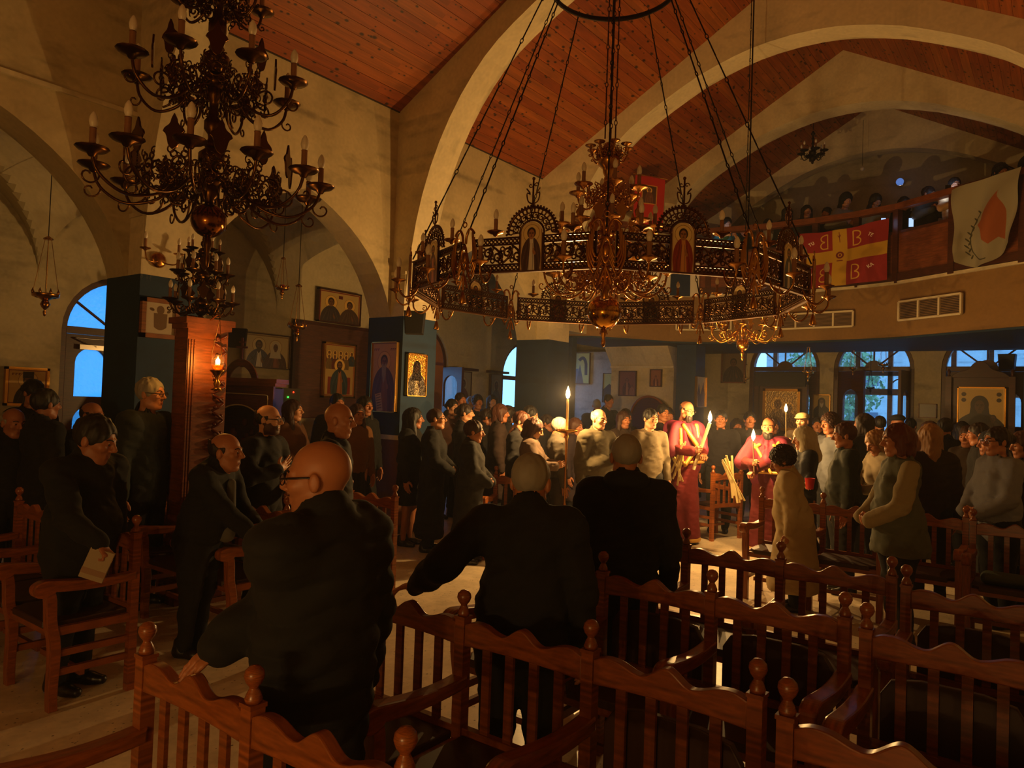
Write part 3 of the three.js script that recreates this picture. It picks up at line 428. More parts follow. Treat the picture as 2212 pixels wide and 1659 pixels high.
{ // carved throne side and shrine in the left aisle
  const t = thing('carved_throne', 'tall carved reddish brown throne panel with a cornice', 'throne', [-5.83, 0, -3.4]);
  mesh('panel', box(.2, 2.26, .36, 0, 1.13, 0), M.oak, t); mesh('cornice', merge([box(.28, .05, .44, 0, 2.31, 0), box(.24, .04, .4, 0, 2.265, 0)]), M.oak, t); mesh('plinth', box(.26, .14, .42, 0, .07, 0), M.carve, t);
  for (const z of [.12, .145, .168]) mesh('reeding', box(.02, 1.9, .012, .1, 1.2, z), M.oak, t);
  const kn = []; for (let i = 0; i < 26; i++) { const y = .35 + i * .072, s = i % 2 ? 1 : -1; kn.push(tube([[.11, y, -.1 + s * .05], [.135, y + .03, -.1], [.12, y + .06, -.1 - s * .05], [.115, y + .035, -.1 - s * .02]], .012, 8, 5)); kn.push(new THREE.SphereGeometry(.016, 7, 5).translate(.125, y + .03, -.1 + s * .03)); }
  mesh('carved_vine', merge(kn), M.carve, t);
  mesh('reading_lamp', merge([lathe([[0, 0], [.05, .005], [.055, .02], [0, .03]], 12).translate(-.02, 2.335, .1)]), M.brass, t);
  const k = thing('icon_shrine', 'dark carved icon shrine with an arched front and cross', 'shrine', [-7.62, 0, -4.95], .64);
  const W = .4; const arch = []; for (let i = 0; i <= 16; i++) arch.push([.3 * Math.cos(Math.PI * i / 16), 1.3 + .3 * Math.sin(Math.PI * i / 16)]);
  mesh('front', ext(shapeOf([[-W, 0], [W, 0], [W, 1.85], [-W, 1.85]], [[[-.3, .95], [.3, .95], ...arch]]), .06, .006), M.carve, k);
  mesh('back_board', box(.78, 1.8, .04, 0, .9, -.3), M.dark, k); mesh('side', box(.04, 1.8, .34, -.38, .9, -.14), M.dark, k); mesh('side', box(.04, 1.8, .34, .38, .9, -.14), M.dark, k);
  mesh('arch_bead', tube(arch.map(p => [p[0], p[1], .07]), .008, 24, 6), M.creamLight, k); mesh('square_bead', tube([[-.33, 1.3, .07], [-.33, 1.72, .07], [.33, 1.72, .07], [.33, 1.3, .07]].flatMap((p, i, a) => i < 3 ? [p, p.map((q, j) => q + (a[i + 1][j] - q) * .98)] : [p]), .006, 40, 5), M.creamLight, k);
  mesh('cornice', merge([box(.9, .05, .46, 0, 1.88, -.1), box(.86, .04, .42, 0, 1.84, -.1)]), M.oak, k);
  const pl = []; for (let i = 0; i < 14; i++) { const a = rr(0, 6.28), r = rr(.02, .22); pl.push(new THREE.SphereGeometry(rr(.02, .05), 7, 6).scale(1, 1.3, .4).translate(r * Math.cos(a), 1.2 + r * Math.sin(a), -.27)); } mesh('carved_relief', merge(pl), M.oak, k);
  const cb = new THREE.Shape(); cb.moveTo(-.2, 1.9); cb.quadraticCurveTo(-.16, 2.08, -.04, 2.12); cb.lineTo(.04, 2.12); cb.quadraticCurveTo(.16, 2.08, .2, 1.9); cb.lineTo(.13, 1.9); cb.quadraticCurveTo(.1, 2.02, 0, 2.05); cb.quadraticCurveTo(-.1, 2.02, -.13, 1.9); mesh('crest', ext(cb, .03, .004), M.carve, k);
  mesh('cross', merge([box(.022, .34, .02, 0, 2.2, .015), box(.13, .022, .02, 0, 2.26, .015), box(.07, .018, .02, 0, 2.32, .015)]), M.carve, k);
}
{ // wall fittings
  const cb = thing('control_box', 'grey wall box with one red and one green indicator light', 'control box', [-9.94, 1.72, -7.32], E1);
  mesh('housing', box(.34, .24, .12, 0, 0, 0), std('#6a6a5c', .6), cb); mesh('side_case', box(.14, .26, .14, -.3, -.01, 0), M.black, cb);
  mesh('indicator_light', new THREE.SphereGeometry(.012, 8, 6).translate(.04, .06, .065), std('#300', .4, { emissive: '#ff2a10', emissiveIntensity: 3 }), cb); mesh('indicator_light', new THREE.SphereGeometry(.012, 8, 6).translate(-.06, -.02, .065), std('#030', .4, { emissive: '#30ff40', emissiveIntensity: 2.5 }), cb);
  for (const [p, ry, lb] of [[[-9.76, 2.54, -6.25], .9, 'black loudspeaker on a bracket by the wide icon'], [[-6.5, 2.68, -6.6], .7, 'black loudspeaker on the pillar with two saints'], [[-7.5, 2.72, -11.34], .2, 'brown loudspeaker above the slim gold icon'], [[-.86, 2.76, -15.7], -.1, 'black loudspeaker before the end door with mother icon']]) {
    const s = thing('loudspeaker', lb, 'loudspeaker', p, ry), b = lb.startsWith('brown') ? M.carve : M.black;
    mesh('cabinet', ext(shapeOf([[-.11, -.14], [.11, -.14], [.13, .14], [-.13, .14]]), .2, .012).translate(0, 0, -.1), b, s); mesh('grille', box(.19, .22, .006, 0, 0, .105), std('#1b1916', .9), s); mesh('bracket', merge([bar([0, 0, -.1], [0, .02, -.3], .015), box(.06, .12, .02, 0, .02, -.31)]), M.iron, s);
  }
}
// ---------------------------------------------------------------- chandeliers
const dripPan = lathe([[.004, -.02], [.012, -.018], [.02, -.006], [.05, .004], [.062, .014], [.06, .017], [.045, .009], [.012, .004], [.012, .02], [.004, .02]], 14);
const sleeveG = lathe([[0, 0], [.0165, 0], [.0165, .115], [.018, .12], [0, .121]], 10), bulbG = lathe([[.009, .118], [.019, .135], [.0225, .155], [.018, .18], [.008, .2], [0, .207]], 12);
function spiral(cx, cy, r, turns, a0, dir = 1, n = 16, z = 0) { return Array.from({ length: n + 1 }, (_, i) => { const t = i / n, a = a0 + dir * turns * 6.283 * t, q = r * (1 - t * .82); return [cx + q * Math.cos(a), cy + q * Math.sin(a), z]; }); }
function armGeo(R, dip, th = .0085) {
  const m = tube([[.03, .0, 0], [R * .25, -dip * .25, 0], [R * .48, -dip * .95, 0], [R * .74, -dip * 1.12, 0], [R * .95, -dip * .6, 0], [R, -.015, 0]], th, 22, 6);
  const s1 = tube(spiral(R * .66, -dip * .55, R * .15, 1.3, -1.6, -1, 18), th * .7, 20, 5), s2 = tube(spiral(R * .3, -dip * .75, R * .12, 1.1, 1.4, 1, 14), th * .7, 16, 5), s3 = tube(spiral(R * 1.02, -dip * .75, R * .09, 1, 2.6, 1, 12), th * .6, 14, 5);
  const lf = new THREE.SphereGeometry(.02, 7, 5).scale(1.2, 1.6, .5).translate(R * .42, -dip * .7, 0);
  return merge([m, s1, s2, s3, lf]);
}
const rosette = (() => { const l = [new THREE.TorusGeometry(.035, .006, 5, 14), new THREE.SphereGeometry(.014, 8, 6)]; for (let k = 0; k < 6; k++) { const a = k * 1.047; l.push(new THREE.TorusGeometry(.016, .005, 4, 10).translate(.052 * Math.cos(a), .052 * Math.sin(a), 0)); l.push(tube(spiral(.075 * Math.cos(a), .075 * Math.sin(a), .022, 1, a), .004, 12, 4)); } return merge(l); })();
const plaque = (() => { const s = new THREE.Shape(); s.moveTo(0, 0); s.bezierCurveTo(.05, .02, .02, .08, .06, .1); s.bezierCurveTo(.05, .14, .02, .12, .015, .17); s.lineTo(0, .2); s.lineTo(-.015, .17); s.bezierCurveTo(-.02, .12, -.05, .14, -.06, .1); s.bezierCurveTo(-.02, .08, -.05, .02, 0, 0); const h = new THREE.Path(); h.absarc(0, .09, .015, 0, 6.3); s.holes.push(h); return ext(s, .008, .002, 6); })();
function stemProfile(y0, y1, r) { const p = [[0, y0]]; const n = Math.max(3, Math.round((y1 - y0) / (r * 3.2))); for (let i = 0; i < n; i++) { const a = y0 + (y1 - y0) * i / n, h = (y1 - y0) / n, q = r * (i % 3 == 1 ? 1.25 : .85); p.push([q * .5, a + .02 * h], [q * .55, a + .15 * h], [q, a + .3 * h], [q, a + .55 * h], [q * .5, a + .72 * h], [q * .62, a + .8 * h], [q * .5, a + .9 * h]); } p.push([r * .4, y1], [0, y1]); return p; }
const chainLink = new THREE.TorusGeometry(.016, .005, 5, 10).scale(.75, 1.4, 1);
function chainGeo(L, rod = .15) { const l = []; let y = 0; const n = Math.max(1, Math.round(L / (rod + .06))), st = L / n; for (let i = 0; i < n; i++) { l.push(bar([0, y + .025, 0], [0, y + st - .025, 0], .0065, .0065, 5)); l.push(chainLink.clone().rotateY((i % 2) * 1.57).translate(0, y + st, 0)); y += st; } return merge(l); }
function tierOf(g, t, mat, cand = true) {
  const ag = armGeo(t.R, t.dip || .12, t.th), s = t.s || 1;
  for (let k = 0; k < t.n; k++) {
    const a = mesh('arm', ag, mat, g); a.position.y = t.y; a.rotation.y = (t.a0 || 0) + k * 6.2832 / t.n;
    const p = mesh('drip_pan', dripPan, mat, a); p.position.set(t.R, 0, 0); p.scale.setScalar(s * 1.35);
    if (cand && !t.bare) { const q = mesh('candle_sleeve', sleeveG, M.sleeve, a); q.position.set(t.R, .005, 0); q.scale.setScalar(s); const b = mesh('bulb', bulbG, M.bulb, a); b.position.set(t.R, .005, 0); b.scale.setScalar(s); }
    if (t.ros) { const r2 = mesh('rosette', rosette, mat, g), a2 = a.rotation.y; r2.position.set(Math.cos(a2) * t.R * .36, t.y - .02, -Math.sin(a2) * t.R * .36); r2.rotation.y = a2; r2.scale.setScalar(s * .95); }
    if (t.ros) { const r = mesh('rosette', rosette, mat, g); const an = a.rotation.y + 3.1416 / t.n; r.position.set(Math.cos(an) * t.R * .62, t.y - .04, -Math.sin(an) * t.R * .62); r.rotation.y = an + 1.5708; r.scale.setScalar(s * 1.1); }
    if (t.plq) { const r = mesh('plaque', plaque, mat, g); const an = a.rotation.y + 3.1416 / t.n; r.position.set(Math.cos(an) * t.R * .72, t.y + .02, -Math.sin(an) * t.R * .72); r.rotation.y = an + 1.5708; r.scale.setScalar(s * .95); }
  }
  mesh('hub', lathe([[0, -.05], [.05, -.045], [.075, 0], [.05, .045], [0, .05]].map(p => [p[0] * s, p[1] * s + t.y]), 16), mat, g);
}
function chandelier(label, pos, o) {
  const g = thing('chandelier', label, 'chandelier', pos, o.ry || 0), mt = o.mat || M.bronze;
  mesh('stem', lathe(stemProfile(o.ball * .9, o.top, o.stem), 14), mt, g);
  mesh('ball', new THREE.SphereGeometry(o.ball, 28, 20), o.ballMat || mt, g);
  mesh('pendant', lathe([[0, -o.ball - o.drop], [.012, -o.ball - o.drop + .01], [.022, -o.ball - o.drop * .7], [.012, -o.ball - o.drop * .5], [.03, -o.ball - o.drop * .25], [.02, -o.ball * .98], [0, -o.ball * .9]], 12), mt, g);
  for (const t of o.tiers) tierOf(g, t, mt);
  if (o.chain) { const c = mesh('chain', chainGeo(o.chain), M.iron, g); c.position.y = o.top; }
  return g;
}
chandelier('large three tiered bronze chandelier near the framed picture pillar', [-4.92, 2.95, -2.88], { ball: .122, drop: .22, stem: .072, top: 2.0, ry: .35, chain: 2.2, ballMat: std('#8a5526', .14, { metalness: 1 }), tiers: [{ n: 12, R: .76, y: .3, dip: .2, ros: 1, plq: 1, s: 1.25, th: .011 }, { n: 8, R: .56, y: 1.0, dip: .2, ros: 1, plq: 1, s: 1.25, th: .011, a0: .3 }, { n: 6, R: .32, y: 1.62, dip: .14, ros: 1, s: 1.1, th: .01 }] });
chandelier('golden chandelier hanging inside the great ring', [-3.26, 2.55, -5.65], { ball: .15, drop: .16, stem: .08, top: 1.5, chain: 1.6, mat: M.brass, ballMat: std('#c8923c', .12, { metalness: 1 }), tiers: [{ n: 10, R: .54, y: .36, dip: .19, ros: 1, s: 1.05, th: .01 }, { n: 10, R: .42, y: .72, dip: .1, plq: 1, s: 1, a0: .3 }, { n: 6, R: .28, y: 1.06, dip: .12, ros: 1, s: 1, a0: .2 }, { n: 8, R: .17, y: 1.45, dip: .1, ros: 1, s: .6, bare: 1 }] });
chandelier('small brass chandelier in front of the balcony vents', [-3.52, 2.62, -9.84], { ball: .085, drop: .13, stem: .04, top: .75, chain: 4.2, mat: M.goldm, tiers: [{ n: 10, R: .43, y: .22, dip: .16, s: .8, plq: 1 }] });
chandelier('slim bronze candelabrum standing above the carved throne', [-5.9, 2.42, -3.42], { ball: .05, drop: .06, stem: .03, top: .72, tiers: [{ n: 7, R: .25, y: .06, dip: .09, s: .8, plq: 1 }, { n: 7, R: .2, y: .3, dip: .08, s: .8, plq: 1 }, { n: 5, R: .13, y: .5, dip: .07, s: .6 }], chain: 2.6 });
chandelier('small dark chandelier hanging over the balcony', [-3.77, 6.38, -13.9], { ball: .06, drop: .05, stem: .03, top: .5, chain: .55, mat: M.iron, tiers: [{ n: 6, R: .2, y: .1, dip: .1, s: .9 }] });
{ // the great ring
  const cx = -3.26, cz = -5.65, R = 1.69, H = .24, th0 = Math.atan2(-cx, -cz), S = 2 * R * Math.sin(Math.PI / 10);
  const g = thing('ring_chandelier', 'great ten sided brass ring chandelier with pierced panels and icon medallions', 'chandelier', [cx, 2.63, cz], th0);
  const L = S - .14, bits = [];
  for (const y of [.006, .05, H - .05, H - .006]) bits.push(box(L, .012, .012, 0, y, 0)); for (const s of [-1, 1]) bits.push(box(.014, H, .014, s * L / 2, H / 2, 0));
  const nr = 30; for (let i = 0; i < nr; i++) for (const y of [.028, H - .028]) bits.push(new THREE.TorusGeometry(.0125, .006, 4, 8).translate(-L / 2 + (i + .5) * L / nr, y, 0));
  for (let i = 0; i < 12; i++) { const x = -L / 2 + (i + .5) * L / 12, up = i % 2 ? 1 : -1; bits.push(tube(spiral(x, H / 2 + up * .012, .042, 1.6, -1.57 * up, up, 20), .008, 22, 5)); bits.push(tube([[x - .04, H / 2 - up * .06, 0], [x, H / 2 - up * .03, 0], [x + .04, H / 2 + up * .05, 0]], .008, 8, 4)); bits.push(tube(spiral(x + .02, H / 2 + up * .045, .022, 1.2, 1, -up, 12), .0065, 12, 4)); bits.push(new THREE.TorusGeometry(.015, .006, 4, 8).translate(x + .036, H / 2 - up * .04, 0)); }
  const panelG = merge(bits);
  const lip = box(S - .06, .01, .03, 0, -.004, .0), LIPM = std('#6a4624', .6, { metalness: .8 });
  // medallion
  const mb = []; const arcp = r => Array.from({ length: 19 }, (_, i) => [r * Math.cos(Math.PI * i / 18), .25 + r * Math.sin(Math.PI * i / 18), 0]);
  mb.push(tube(arcp(.178), .009, 30, 5), tube(arcp(.09), .008, 24, 5)); for (let k = 0; k < 17; k++) { const a = .1 + k * (Math.PI - .2) / 16; mb.push(new THREE.TorusGeometry(.017, .005, 4, 9).translate(.158 * Math.cos(a), .25 + .158 * Math.sin(a), 0)); if (k % 2) mb.push(tube(spiral(.122 * Math.cos(a), .25 + .122 * Math.sin(a), .024, 1.2, a, 1, 12), .005, 14, 4)); else mb.push(tube([[.1 * Math.cos(a), .25 + .1 * Math.sin(a), 0], [.14 * Math.cos(a + .06), .25 + .14 * Math.sin(a + .06), 0]], .005, 4, 4)); }
  for (const s of [-1, 1]) mb.push(box(.014, .25, .014, s * .085, .125, 0)); for (let k = 0; k < 26; k++) { const a = k * Math.PI / 25; mb.push(new THREE.SphereGeometry(.009, 6, 4).translate(.19 * Math.cos(a), .25 + .19 * Math.sin(a), 0)); }
  const cross = []; cross.push(tube([[0, .43, 0], [0, .62, 0]], .007, 4, 5)); for (const s of [-1, 1]) cross.push(tube([[0, .45, 0], [s * .035, .47, 0], [s * .045, .53, 0], [s * .02, .52, 0], [s * .05, .56, 0]], .005, 14, 4), tube(spiral(s * .02, .58, .018, 1, 0, s, 10), .004, 10, 4)); cross.push(new THREE.SphereGeometry(.012, 7, 5).translate(0, .625, 0));
  const medG = merge(mb), crossG = merge(cross);
  const archS = shapeOf([[-.078, .0], [.078, 0], ...Array.from({ length: 13 }, (_, i) => [.078 * Math.cos(Math.PI * i / 12), .25 + .078 * Math.sin(Math.PI * i / 12)])]);
  const icG = ext(archS, .008); { const p = icG.attributes.position, uv = icG.attributes.uv; for (let i = 0; i < p.count; i++) uv.setXY(i, (p.getX(i) + .078) / .156, p.getY(i) / .33); }
  const icM = ['#8a2a1c', '#3a4a6a', '#6a3a24', '#7a5a3a', '#4a3030'].map((robe, k) => { const [c, x] = ground(110, 230, '#d9c08a', '#7a3a1e'); figure(x, 55, 236, 224, { robe, inner: ['#c98a4a', '#d8cfc0', '#9a7a5a'][k % 3], halo: 1, haloF: '#e4c988', beard: k % 2 ? '#4a3624' : 0, face: '#a06a40', cross: k == 3, wide: .22 }); return std('#ffffff', .4, { map: tex(c) }); });
  // double-headed eagle
  const eb = [new THREE.TorusGeometry(.03, .009, 5, 16).scale(.8, 2.4, 1).translate(0, .1, 0), new THREE.SphereGeometry(.02, 8, 6).scale(1, 2, .5).translate(0, .1, 0), new THREE.TorusGeometry(.016, .005, 4, 10).translate(0, .315, 0)];
  for (const s of [-1, 1]) { for (let k = 0; k < 4; k++) eb.push(tube([[s * .022, .13 - k * .03, 0], [s * (.05 + .004 * k), .05 - k * .03, 0], [s * (.078 + .008 * k), .1 - k * .02, 0], [s * (.07 + .012 * k), .26 - k * .035, 0]], .0085, 12, 5)); eb.push(tube([[s * .012, .19, 0], [s * .02, .25, 0], [s * .045, .285, 0], [s * .075, .265, 0], [s * .085, .25, 0]], .009, 10, 5), tube([[0, .0, 0], [s * .02, -.05, 0], [s * .035, -.1, 0]], .008, 6, 5), tube([[s * .03, .03, 0], [s * .05, -.02, 0], [s * .06, -.06, 0]], .006, 6, 4)); } eb.push(tube([[0, .02, 0], [0, -.11, 0]], .008, 4, 5));
  const eagG = merge(eb).scale(1.15, 1.1, 1), tail = lathe([[0, -.22], [.03, -.21], [.012, -.14], [0, -.12]], 10);
  const sa = merge([tube([[0, .03, .01], [0, -.05, .05], [0, -.09, .12], [0, -.04, .18], [0, .02, .19]], .008, 16, 6), tube(spiral(.08, -.04, .03, 1.2, 1, 1, 14).map(p => [p[2], p[1], p[0]]), .005, 14, 4)]);
  const hoopR = .56, hoopY = 2.82, chL = Math.hypot(R - hoopR, hoopY - H), chG = chainGeo(chL, .16);
  for (let k = 0; k < 10; k++) {
    const a = k * Math.PI / 5, am = a + Math.PI / 10, ap = R * Math.cos(Math.PI / 10);
    const put = (n, geo, m, an, r, y = 0) => { const q = mesh(n, geo, m, g); q.position.set(Math.sin(an) * r, y, Math.cos(an) * r); q.rotation.y = an; return q; };
    const p = put('panel', panelG, M.bronze, am, ap); mesh('lip', lip, LIPM, p);
    const md = put('medallion', medG, M.bronze, am, ap + .02); mesh('icon', icG, icM[k % 5], md); mesh('cross_finial', crossG, M.bronze, md);
    const e = put('eagle', eagG, M.brass, a, R + .01); mesh('tassel', tail, M.brass, e);
    for (const s of [-.3, .3]) {
      const q = put('candle_arm', sa, M.brass, am, ap); q.position.x += Math.cos(am) * s; q.position.z -= Math.sin(am) * s;
      for (const [n, ge, m] of [['drip_pan', dripPan, M.brass], ['candle_sleeve', sleeveG, M.sleeve], ['bulb', bulbG, M.bulb]]) { const b = mesh(n, ge, m, q); b.position.set(0, .03, .19); b.scale.setScalar(.95); }
    }
    for (const s of [-.22, .22]) { const q = put('candle_cup', dripPan, M.brass, am, ap); q.position.x += Math.cos(am) * s * 1.3; q.position.z -= Math.sin(am) * s * 1.3; q.position.y = H + .03; const b = mesh('candle_sleeve', sleeveG, M.sleeve, q), c = mesh('bulb', bulbG, M.bulb, q); b.scale.setScalar(.85); c.scale.setScalar(.85); }
    const ch = put('chain', chG, M.iron, a, R, H); ch.rotation.set(0, a, 0); ch.rotateX(-Math.atan2(R - hoopR, hoopY - H));
  }
  mesh('hoop', new THREE.TorusGeometry(hoopR, .016, 8, 48).rotateX(1.5708).scale(1, 1.6, 1).translate(0, hoopY, 0), M.iron, g);
  mesh('hoop_cross', merge([bar([-hoopR, hoopY, 0], [hoopR, hoopY, 0], .012), bar([0, hoopY, -hoopR], [0, hoopY, hoopR], .012)]), M.iron, g);
  const uc = chainGeo(2.0, .2).scale(1.6, 1, 1.6); const q = mesh('main_chain', uc, M.iron, g); q.position.y = hoopY;
  for (const [dx, dz] of [[.05, .02], [-.04, .03], [.01, -.05]]) { const w = mesh('drop_chain', chainGeo(1.35, .12), M.bronze, g); w.position.set(dx, 1.42, dz); }
}
solo('steel_cable', merge([bar([-2.78, 3.0, -7.85], [-2.76, 7.55, -7.78], .008, .008, 6)]), M.iron, 'thin dark cable hanging from the roof beyond the ring', 'cable');
// ---------------------------------------------------------------- hanging oil lamps
function kandili(label, x, yTop, z, yLamp, s, o = {}) {
  const g = thing('oil_lamp', label, 'oil lamp', [x, yLamp, z], 0, 'hanging oil lamps'), mt = o.mat || M.brass, disc = .62 * s;
  mesh('crown', merge([lathe([[.10, 0], [.125, .01], [.13, .04], [.12, .045], [.105, .02], [.03, -.03], [0, -.03]], 18), ...Array.from({ length: 8 }, (_, k) => lathe([[0, 0], [.012, .005], [.016, .03], [.006, .05], [0, .07]], 8).translate(.125 * Math.cos(k * .785), .03, .125 * Math.sin(k * .785)))]).scale(s, s, s), mt, g);
  mesh('tassel', lathe([[0, -.2], [.012, -.19], [.02, -.15], [.008, -.13], [.035, -.1], [.05, -.07], [.03, -.03], [0, -.02]].map(p => p.map(q => q * s)), 12), mt, g);
  if (o.glass) mesh('glass_cup', lathe([[0, -.02], [.03, -.01], [.045, .04], [.05, .1], [.047, .1], [.04, .04], [0, 0]].map(p => p.map(q => q * s)), 14), std('#7a1c10', .15), g);
  mesh('top_disc', lathe([[0, disc], [.045 * s, disc], [.05 * s, disc + .012], [.01, disc + .04 * s], [0, disc + .05 * s]], 12), mt, g);
  for (let k = 0; k < 4; k++) mesh('chain', bar([.12 * s * Math.cos(k * 1.57 + .4), .03 * s, .12 * s * Math.sin(k * 1.57 + .4)], [.03 * s * Math.cos(k * 1.57 + .4), disc, .03 * s * Math.sin(k * 1.57 + .4)], .003, .003, 5), mt, g);
  mesh('rod', bar([0, disc, 0], [0, yTop - yLamp, 0], .005, .005, 6), M.iron, g);
}
kandili('brass crown oil lamp hanging in the vault by the glazed aisle door', -9.15, 4.36, -3.45, 2.72, 1.05);
kandili('brass oil lamp with red glass hanging in the arcade arch', -7.62, 4.44, -5.45, 3.0, .6, { glass: 1 });
kandili('brass crown oil lamp hanging before the brown icon board', -7.7, 4.42, -5.75, 2.56, .85);
kandili('brass oil lamp hanging beside the open aisle doorway', -8.2, 4.45, -8.6, 2.55, .7, { mat: M.goldm });
kandili('golden oil lamp hanging before the dark canopied icon', -3.93, 2.99, -14.54, 2.48, .8, { mat: M.goldm });
kandili('dark oil lamp hanging before the open end door', -3.35, 2.99, -15.5, 2.62, .6);
kandili('dark oil lamp hanging low in the open end doorway', -3.07, 2.99, -15.7, 2.25, .55, { mat: M.iron });
kandili('dim brass oil lamp by the fanlight of the open end door', -2.86, 2.99, -15.75, 2.7, .75);
kandili('golden oil lamp near the dark portrait icon', -5.45, 2.99, -15.5, 2.4, .5, { mat: M.goldm });
{ // lit lamp on the throne, wall sconce
  const g = thing('oil_lamp', 'lit glass oil lamp glowing on the carved throne', 'oil lamp', [-5.46, 1.9, -3.33]);
  mesh('stand', lathe([[0, -.16], [.05, -.155], [.02, -.13], [.03, -.1], [.012, -.07], [.04, -.02], [.062, 0], [.058, .008], [0, .0]], 16), M.goldm, g);
  mesh('glass_cup', lathe([[0, .004], [.032, .006], [.047, .04], [.05, .09], [.043, .13]], 18), new THREE.MeshPhysicalMaterial({ color: '#ffe2a0', roughness: .05, transmission: 1, thickness: 0 }), g);
  mesh('oil', lathe([[0, .012], [.03, .014], [.043, .045], [0, .046]], 16), new THREE.MeshPhysicalMaterial({ color: '#e0a030', roughness: .05, transmission: .7, thickness: 0 }), g);
  for (let k = 0; k < 3; k++) mesh('chain', bar([.05 * Math.cos(k * 2.1), .12, .05 * Math.sin(k * 2.1)], [0, .42, 0], .0025, .0025, 5), M.brass, g); mesh('bracket', tube([[0, .42, 0], [-.05, .46, -.02], [-.18, .42, -.03]], .008, 10, 5), M.brass, g);
  flame(g, 0, .05, 0, .45, 1.3);
  const s = thing('wall_sconce', 'two armed brass wall sconce with crystal drops on blue pillar', 'sconce', [-6.86, 2.95, -3.52], E1);
  mesh('backplate', lathe([[0, .05], [.05, .045], [.075, .02], [.07, 0], [0, 0]], 18).rotateX(E1), M.brass, s);
  for (const a of [-1, 1]) { const m = mesh('arm', tube([[0, 0, .03], [a * .06, -.03, .06], [a * .14, -.02, .08], [a * .16, .06, .08]], .007, 14, 6), M.brass, s); for (const [n, ge, mt] of [['drip_pan', dripPan, M.brass], ['candle_sleeve', sleeveG, M.sleeve], ['bulb', bulbG, M.bulb]]) { const q = mesh(n, ge, mt, m); q.position.set(a * .16, .07, .08); q.scale.setScalar(.8); } for (let k = 0; k < 3; k++) mesh('crystal_drop', lathe([[0, -.26], [.008, -.23], [.004, -.2], [.002, -.02], [0, 0]], 6).translate(a * (.1 + k * .04), .04, .08 + (k % 2) * .02), M.lens, m); }
}
// ---------------------------------------------------------------- flags and banner
function cloth(name, label, A, B, yt, yb, fn, painting, nu = 36, nv = 30) {
  const pos = [], uv = [], idx = []; for (let j = 0; j <= nv; j++) for (let i = 0; i <= nu; i++) { const u = i / nu, v = j / nv, [dx, dy, dn] = fn(u, v), tx = B[0] - A[0], td = B[1] - A[1], L = Math.hypot(tx, td), x = A[0] + tx * (u + dx) + td / L * dn, d = A[1] + td * (u + dx) - Math.abs(tx) / L * dn; pos.push(x, yt + (yb - yt) * v + dy, -d); uv.push(u, 1 - v); }
  for (let j = 0; j < nv; j++) for (let i = 0; i < nu; i++) { const k = j * (nu + 1) + i; idx.push(k, k + nu + 1, k + 1, k + 1, k + nu + 1, k + nu + 2); }
  const g = new THREE.BufferGeometry(); g.setAttribute('position', new THREE.Float32BufferAttribute(pos, 3)); g.setAttribute('uv', new THREE.Float32BufferAttribute(uv, 2)); g.setIndex(idx); g.computeVertexNormals();
  return solo(name, g, std('#ffffff', .85, { map: tex(painting), side: THREE.DoubleSide }), label, 'flag');
}
